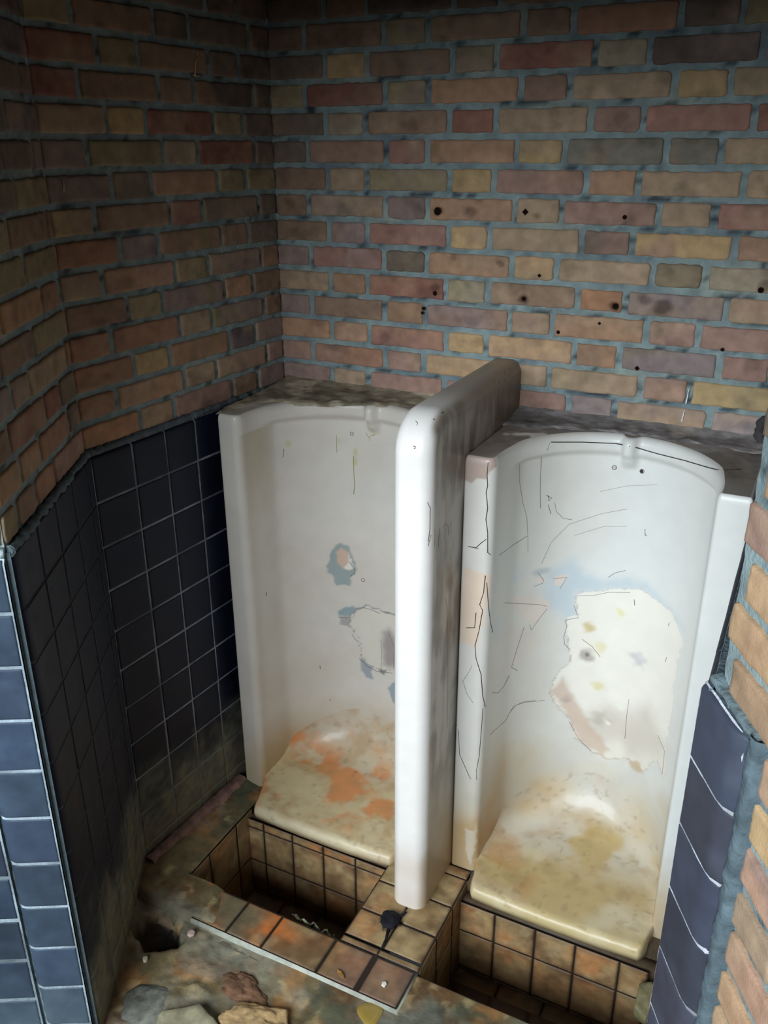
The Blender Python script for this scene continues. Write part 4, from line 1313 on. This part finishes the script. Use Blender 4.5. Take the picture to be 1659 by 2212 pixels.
    ('k', 0.4, 'ur1', [(0.3124, -0.2079, -1.0879), (0.3177, -0.2119, -1.088)]),
    ('k', 0.5, 'ur1', [(0.3144, -0.2031, -1.0873), (0.3205, -0.2086, -1.0877)]),
]
CC = {'k': lin((58, 52, 50)), 'g': lin((122, 116, 112)), 'y': lin((136, 128, 48)), 'b': lin((104, 88, 74))}
_roots = {'ur1': ur1, 'ur2': ur2, 'div': div}
for c, w, t, q in CRACKS:
    mb = MB()
    mb.tube(q, .0011 * w, CC[c], 5)
    o = mb.build('hairline_crack' if c in 'kg' else 'drip_stain', M_DARK, _roots[t])
    o.location = -_roots[t].location


def frame(n):
    n = Vector(n).normalized()
    a = n.cross(Vector((0, 0, 1))).normalized()
    return n, a, a.cross(n)


def disc(mb, p, n, r, col, h=.0012, seg=20, wob=0.0):
    n, a, b = frame(n)
    p = Vector(p)
    P = np.zeros((5, seg, 3))
    for i, (rr_, hh_) in enumerate(((1, -.001), (1, .2 * h), (.92, .8 * h), (.5, h), (.02, h))):
        for j in range(seg):
            g = 2 * math.pi * j / seg
            k = 1 + wob * math.sin(3 * g + p.x * 50)
            P[i, j] = p + (a * math.cos(g) + b * math.sin(g)) * r * rr_ * k + n * hh_
    mb.grid(P, col, close=True)


def ring(mb, p, n, r, t, col, seg=24):
    n, a, b = frame(n)
    p = Vector(p)
    P = np.zeros((seg + 1, 8, 3))
    for i in range(seg + 1):
        g = 2 * math.pi * i / seg
        d_ = a * math.cos(g) + b * math.sin(g)
        for j in range(8):
            h = 2 * math.pi * j / 8
            P[i, j] = p + d_ * (r + t * math.cos(h)) + n * t * math.sin(h)
    mb.grid(P, col, close=True)


def blob(mb, c, r, col, seed, amp=.3, nl=18, ns=26, freq=40, colfn=None, M=None):
    P = np.zeros((nl, ns, 3))
    for i in range(nl):
        t = math.pi * i / (nl - 1)
        for j in range(ns):
            g = 2 * math.pi * j / ns
            P[i, j] = (math.sin(t) * math.cos(g), math.sin(t) * math.sin(g), math.cos(t))
    pf = P.reshape(-1, 3)
    k = 1 + (fbm(pf + seed * 3.1, 1.7, seed, 4) - .5) * 2 * amp
    q = pf * k[:, None] * np.asarray(r)
    if M is not None:
        q = q @ np.array(M.to_3x3()).T
    q = q + np.asarray(c)
    cc = np.tile(col, (len(q), 1))
    cc = mixc(cc, np.asarray(col) * 1.6, sstep(.5, .7, fbm(q, freq, seed + 9)) * .6)
    cc = mixc(cc, np.asarray(col) * .5, sstep(.5, .7, fbm(q, freq * 1.7, seed + 19)) * .6)
    mb.grid(q.reshape(P.shape), cc, close=True, flip=True)


for root, p, n, r, dark in ((ur2, (.945, -.0779, -.082), (.162, -.987, 0), .0048, 0), (ur2, (1.0079, -.0768, -.0814), (-.139, -.99, 0), .0050, 1),
                            (ur1, (.262, -.0916, -.0907), (.225, -.974, 0), .0042, 0), (ur1, (.2865, -.0873, -.5178), (.132, -.991, 0), .0050, 0)):
    mb = MB()
    disc(mb, p, n, r, lin((40, 36, 34)) if dark else lin((196, 190, 180)), .0006)
    ring(mb, p, n, r, .0009, lin((96, 90, 84)))
    o = mb.build('screw_hole', M_CER, root)
    o.location = -root.location

HOLES = [(.458, .463, .0085, 0), (.674, .467, .0070, 1), (.898, .462, .0042, 0), (.455, .272, .0052, 0), (.682, .274, .0050, 0), (.716, .329, .0042, 1), (.897, .272, .0065, 0), (1.193, .326, .0055, 0),
         (.77, .203, .0036, 0), (.864, .231, .0034, 1), (1.135, .196, .0034, 0), (.959, .137, .0055, 1), (.425, .233, .0040, 0), (.422, .222, .0032, 0)]
for hx, hz, hr, sq in HOLES:
    mb = MB()
    disc(mb, (hx, -.0062, hz), (0, -1, 0), hr, lin((22, 14, 11)), .0004, 4 if sq else 14, 0 if sq else .15)
    ring(mb, (hx, -.0058, hz), (0, -1, 0), hr, .0009, lin((66, 40, 28)), 4 if sq else 16)
    mb.build('anchor_hole', M_DARK, wall_back, label='dark drilled hole in a brick')
mb = MB()
for a_, b_ in (((1.078, .104), (1.0745, .066)), ((1.0735, .054), (1.071, .024))):
    pts = [(a_[0] + (b_[0] - a_[0]) * t + random.uniform(-.0008, .0008), -.0066, a_[1] + (b_[1] - a_[1]) * t) for t in np.linspace(0, 1, 8)]
    mb.tube(pts, [.0006, .0012, .0011, .0017, .0014, .0020, .0022, .0006], lin((220, 222, 226)), 6)
mb.build('paint_drip', M_CER, wall_back, label='white paint drip')
for pts_, w_ in (([(.268, .80), (.262, .79), (.275, .778), (.278, .76), (.280, .752)], .0018), ([(.683, .548), (.682, .538), (.684, .526)], .0014), ([(.262, .752), (.274, .750), (.286, .752)], .0016)):
    mb = MB()
    mb.tube([tuple(WD * a_ + NL * .0062 + np.array([0, 0, b_])) for a_, b_ in pts_], w_, lin((206, 176, 140)), 6)
    mb.build('paint_mark', M_CER, wall_left, label='pale scuff on the bricks')

# ------------------------------------------------------------------ small things
mb = MB()
P = []
for i in range(41):
    g = 2 * math.pi * i / 40
    P.append((1.262 + .026 * math.cos(g), -.022 - .006 * math.sin(g * 2), .033 + .031 * math.sin(g)))
mb.tube(P, [.0105 + .0035 * math.sin(i * 1.9) * math.cos(i * .7) for i in range(41)], lin((66, 64, 66)), 12)
blob(mb, (1.262, -.012, .033), (.024, .016, .028), lin((128, 124, 120)), 3, .15, freq=60)
tag(mb.build('pipe_stub', M_DIRT, origin=(1.262, -.02, .033)), 'dark corroded round pipe stub at the right end of the back wall', 'pipe')

mb = MB()
blob(mb, (.629, -.613, -1.118), (.023, .025, .013), lin((26, 26, 33)), 5, .45, 24, 34)
rnd = random.Random(5)
for i in range(46):
    g = rnd.uniform(0, 6.28)
    l_ = rnd.uniform(.014, .024)
    pz = rnd.uniform(-1.125, -1.109)
    p0 = Vector((.629 + .008 * math.cos(g), -.613 + .008 * math.sin(g), pz))
    p1 = p0 + Vector((math.cos(g + .3), math.sin(g + .3), 0)) * l_ * .6
    p2 = p0 + Vector((math.cos(g + .7), math.sin(g + .7), 0)) * l_
    p2.z = -1.1272
    mb.tube([p0, p1, p2], [.0013, .0010, .0004], lin((28, 28, 36)), 5)
mb.tube([(.640, -.600, -1.122), (.650, -.585, -1.118), (.655, -.572, -1.120)], [.006, .004, .001], lin((28, 26, 30)), 7)
mb.tube([(.634, -.632, -1.126), (.641, -.66, -1.127), (.642, -.69, -1.1275)], [.004, .003, .001], lin((26, 22, 24)), 6)
tag(mb.build('hair_clump', M_DIRT, origin=(.629, -.613, -1.128)), 'black matted clump of fibres lying on the tiled pier below the divider', 'clump')

# crumpled paper at the back of the kerb
mb = MB()
nx, ny = 40, 16
P = np.zeros((ny, nx, 3))
for j in range(ny):
    for i in range(nx):
        u = i / (nx - 1)
        v = j / (ny - 1)
        P[j, i] = (.405 + .115 * u, -.697 + .020 * v + .006 * math.sin(u * 19) * v, -1.128 - .032 * v - .014 * u + .006 * math.sin(u * 26 + v * 4))
pf = P.reshape(-1, 3)
pf = pf + (np.stack([fbm(pf, 50, 61) - .5, fbm(pf, 50, 62) - .5, fbm(pf, 50, 63) - .5], 1)) * .018
c = np.tile(lin((158, 160, 140)), (len(pf), 1))
c = mixc(c, lin((104, 98, 76)), sstep(.45, .7, fbm(pf, 40, 64)) * .7)
Q = np.concatenate([pf.reshape(P.shape), pf.reshape(P.shape)[::-1] + np.array([0, .0008, -.0006])], 0)
c2 = np.concatenate([c.reshape(P.shape), c.reshape(P.shape)[::-1]], 0)
mb.grid(Q, c2.reshape(-1, 3))
tag(mb.build('paper_scrap', M_MORTAR, origin=(.46, -.70, -1.15)), 'crumpled pale strip of wet paper hanging in the left drain pit', 'paper')


def shard(name, label, cat, c, sx, sy, sz, rz, tilt, col, seed, n=7, mat=None, group=None):
    rnd = random.Random(seed)
    ang = sorted(rnd.uniform(0, 2 * math.pi) for _ in range(n))
    ring_ = [(sx * math.cos(g) * rnd.uniform(.75, 1.1), sy * math.sin(g) * rnd.uniform(.75, 1.1)) for g in np.linspace(0, 2 * math.pi, n, endpoint=False)]
    pts = []
    for i in range(n):
        a_, b_ = ring_[i], ring_[(i + 1) % n]
        for t in np.linspace(0, 1, 6)[:-1]:
            pts.append((a_[0] + (b_[0] - a_[0]) * t + rnd.uniform(-.02, .02) * sx, a_[1] + (b_[1] - a_[1]) * t + rnd.uniform(-.02, .02) * sy))
    M = Matrix.Translation(c) @ Matrix.Rotation(rz, 4, 'Z') @ Matrix.Rotation(tilt, 4, 'X')
    rows = []
    for k, h in ((.0, -sz), (.9, -sz), (1.0, -sz * .8), (1.0, sz * .7), (.94, sz), (.7, sz), (.4, sz), (.01, sz)):
        rows.append([tuple(M @ Vector((x * k, y * k, h + (vnoise(np.array([[x * k, y * k, h]]), 60, seed)[0] - .5) * sz * .5))) for x, y in pts])
    P = np.array(rows)
    pf = P.reshape(-1, 3)
    cc = np.tile(col, (len(pf), 1))
    cc = mixc(cc, col * .55, sstep(.45, .65, fbm(pf, 40, seed)) * .7)
    cc = mixc(cc, col * 1.35, sstep(.5, .7, fbm(pf, 25, seed + 1)) * .5)
    m_ = MB()
    m_.grid(P, cc, close=True)
    return tag(m_.build(name, mat or M_STONE, origin=c), label, cat, group)


shard('tile_shard', 'pale grey broken slab with a straight edge on the floor, lower left', 'rubble', (.345, -1.045, -1.138), .085, .055, .008, .35, .10, lin((150, 146, 120)), 21, 5)
def lump(name, label, cat, c, r, col, seed, amp, rz=0.0):
    m_ = MB()
    blob(m_, c, r, col, seed, amp, 40, 56, 50, M=Matrix.Rotation(rz, 4, 'Z'))
    return tag(m_.build(name, M_DIRT, origin=c), label, cat)


lump('plaster_lump', 'tan ochre lump of broken plaster on the floor, right of the pale slab', 'rubble', (.480, -.965, -1.152), (.075, .045, .022), lin((178, 150, 108)), 22, .6, .3)
lump('plaster_lump', 'low brown crumbling lump between the ochre plaster and the kerb', 'rubble', (.405, -.905, -1.154), (.065, .032, .013), lin((112, 84, 64)), 23, .6, -.2)
lump('stone', 'smooth blue-grey stone half buried at the foot of the left wall', 'stone', (.245, -1.035, -1.160), (.075, .066, .020), lin((104, 106, 98)), 24, .15)
shard('plaster_chip', 'tiny white chip on the kerb tile in front of the divider', 'chip', (.691, -.771, -1.1255), .007, .009, .0012, .3, .0, lin((230, 224, 214)), 25, 5)
shard('dead_leaf', 'small curled brown leaf on the front edge of the kerb', 'leaf', (.592, -.792, -1.1255), .014, .005, .0012, -.5, .15, lin((160, 118, 62)), 26, 6)
shard('pebble', 'small white pebble on the dirt near the left wall', 'pebble', (.154, -.945, -1.146), .007, .007, .005, .3, .0, lin((206, 196, 166)), 27, 7)
shard('plaster_chip', 'pinkish white chip beside the dark drain hole in the floor', 'chip', (.210, -.846, -1.136), .012, .009, .003, .9, .2, lin((196, 172, 164)), 28, 6)
shard('broken_tile', 'mossy grey broken tile wedged at the right end of the right drain pit', 'tile', (1.222, -.50, -1.190), .030, .055, .020, .0, .15, lin((118, 112, 82)), 29, 5)

mb = MB()
disc(mb, (.690, -.836, -1.1425), (0.0001, 0, 1), .028, lin((150, 128, 62)), .0035, 40, .12)
tag(mb.build('puddle', M_WET, origin=(.690, -.836, -1.142)), 'small yellow puddle on the floor in front of the kerb', 'puddle')

# ------------------------------------------------------------------ unseen roof and lintel, added to shade the upper walls
rf = MB()
rf.box((-1.6, -1.75, 1.0), (2.6, .05, 1.06), lin((28, 27, 27)))
rf.box((-1.6, -1.88, .70), (2.6, -1.74, 1.06), lin((50, 46, 44)))
struct(rf.build('ceiling_occluder', M_MORTAR), 'dark ceiling and lintel out of view, added to shade the upper walls')
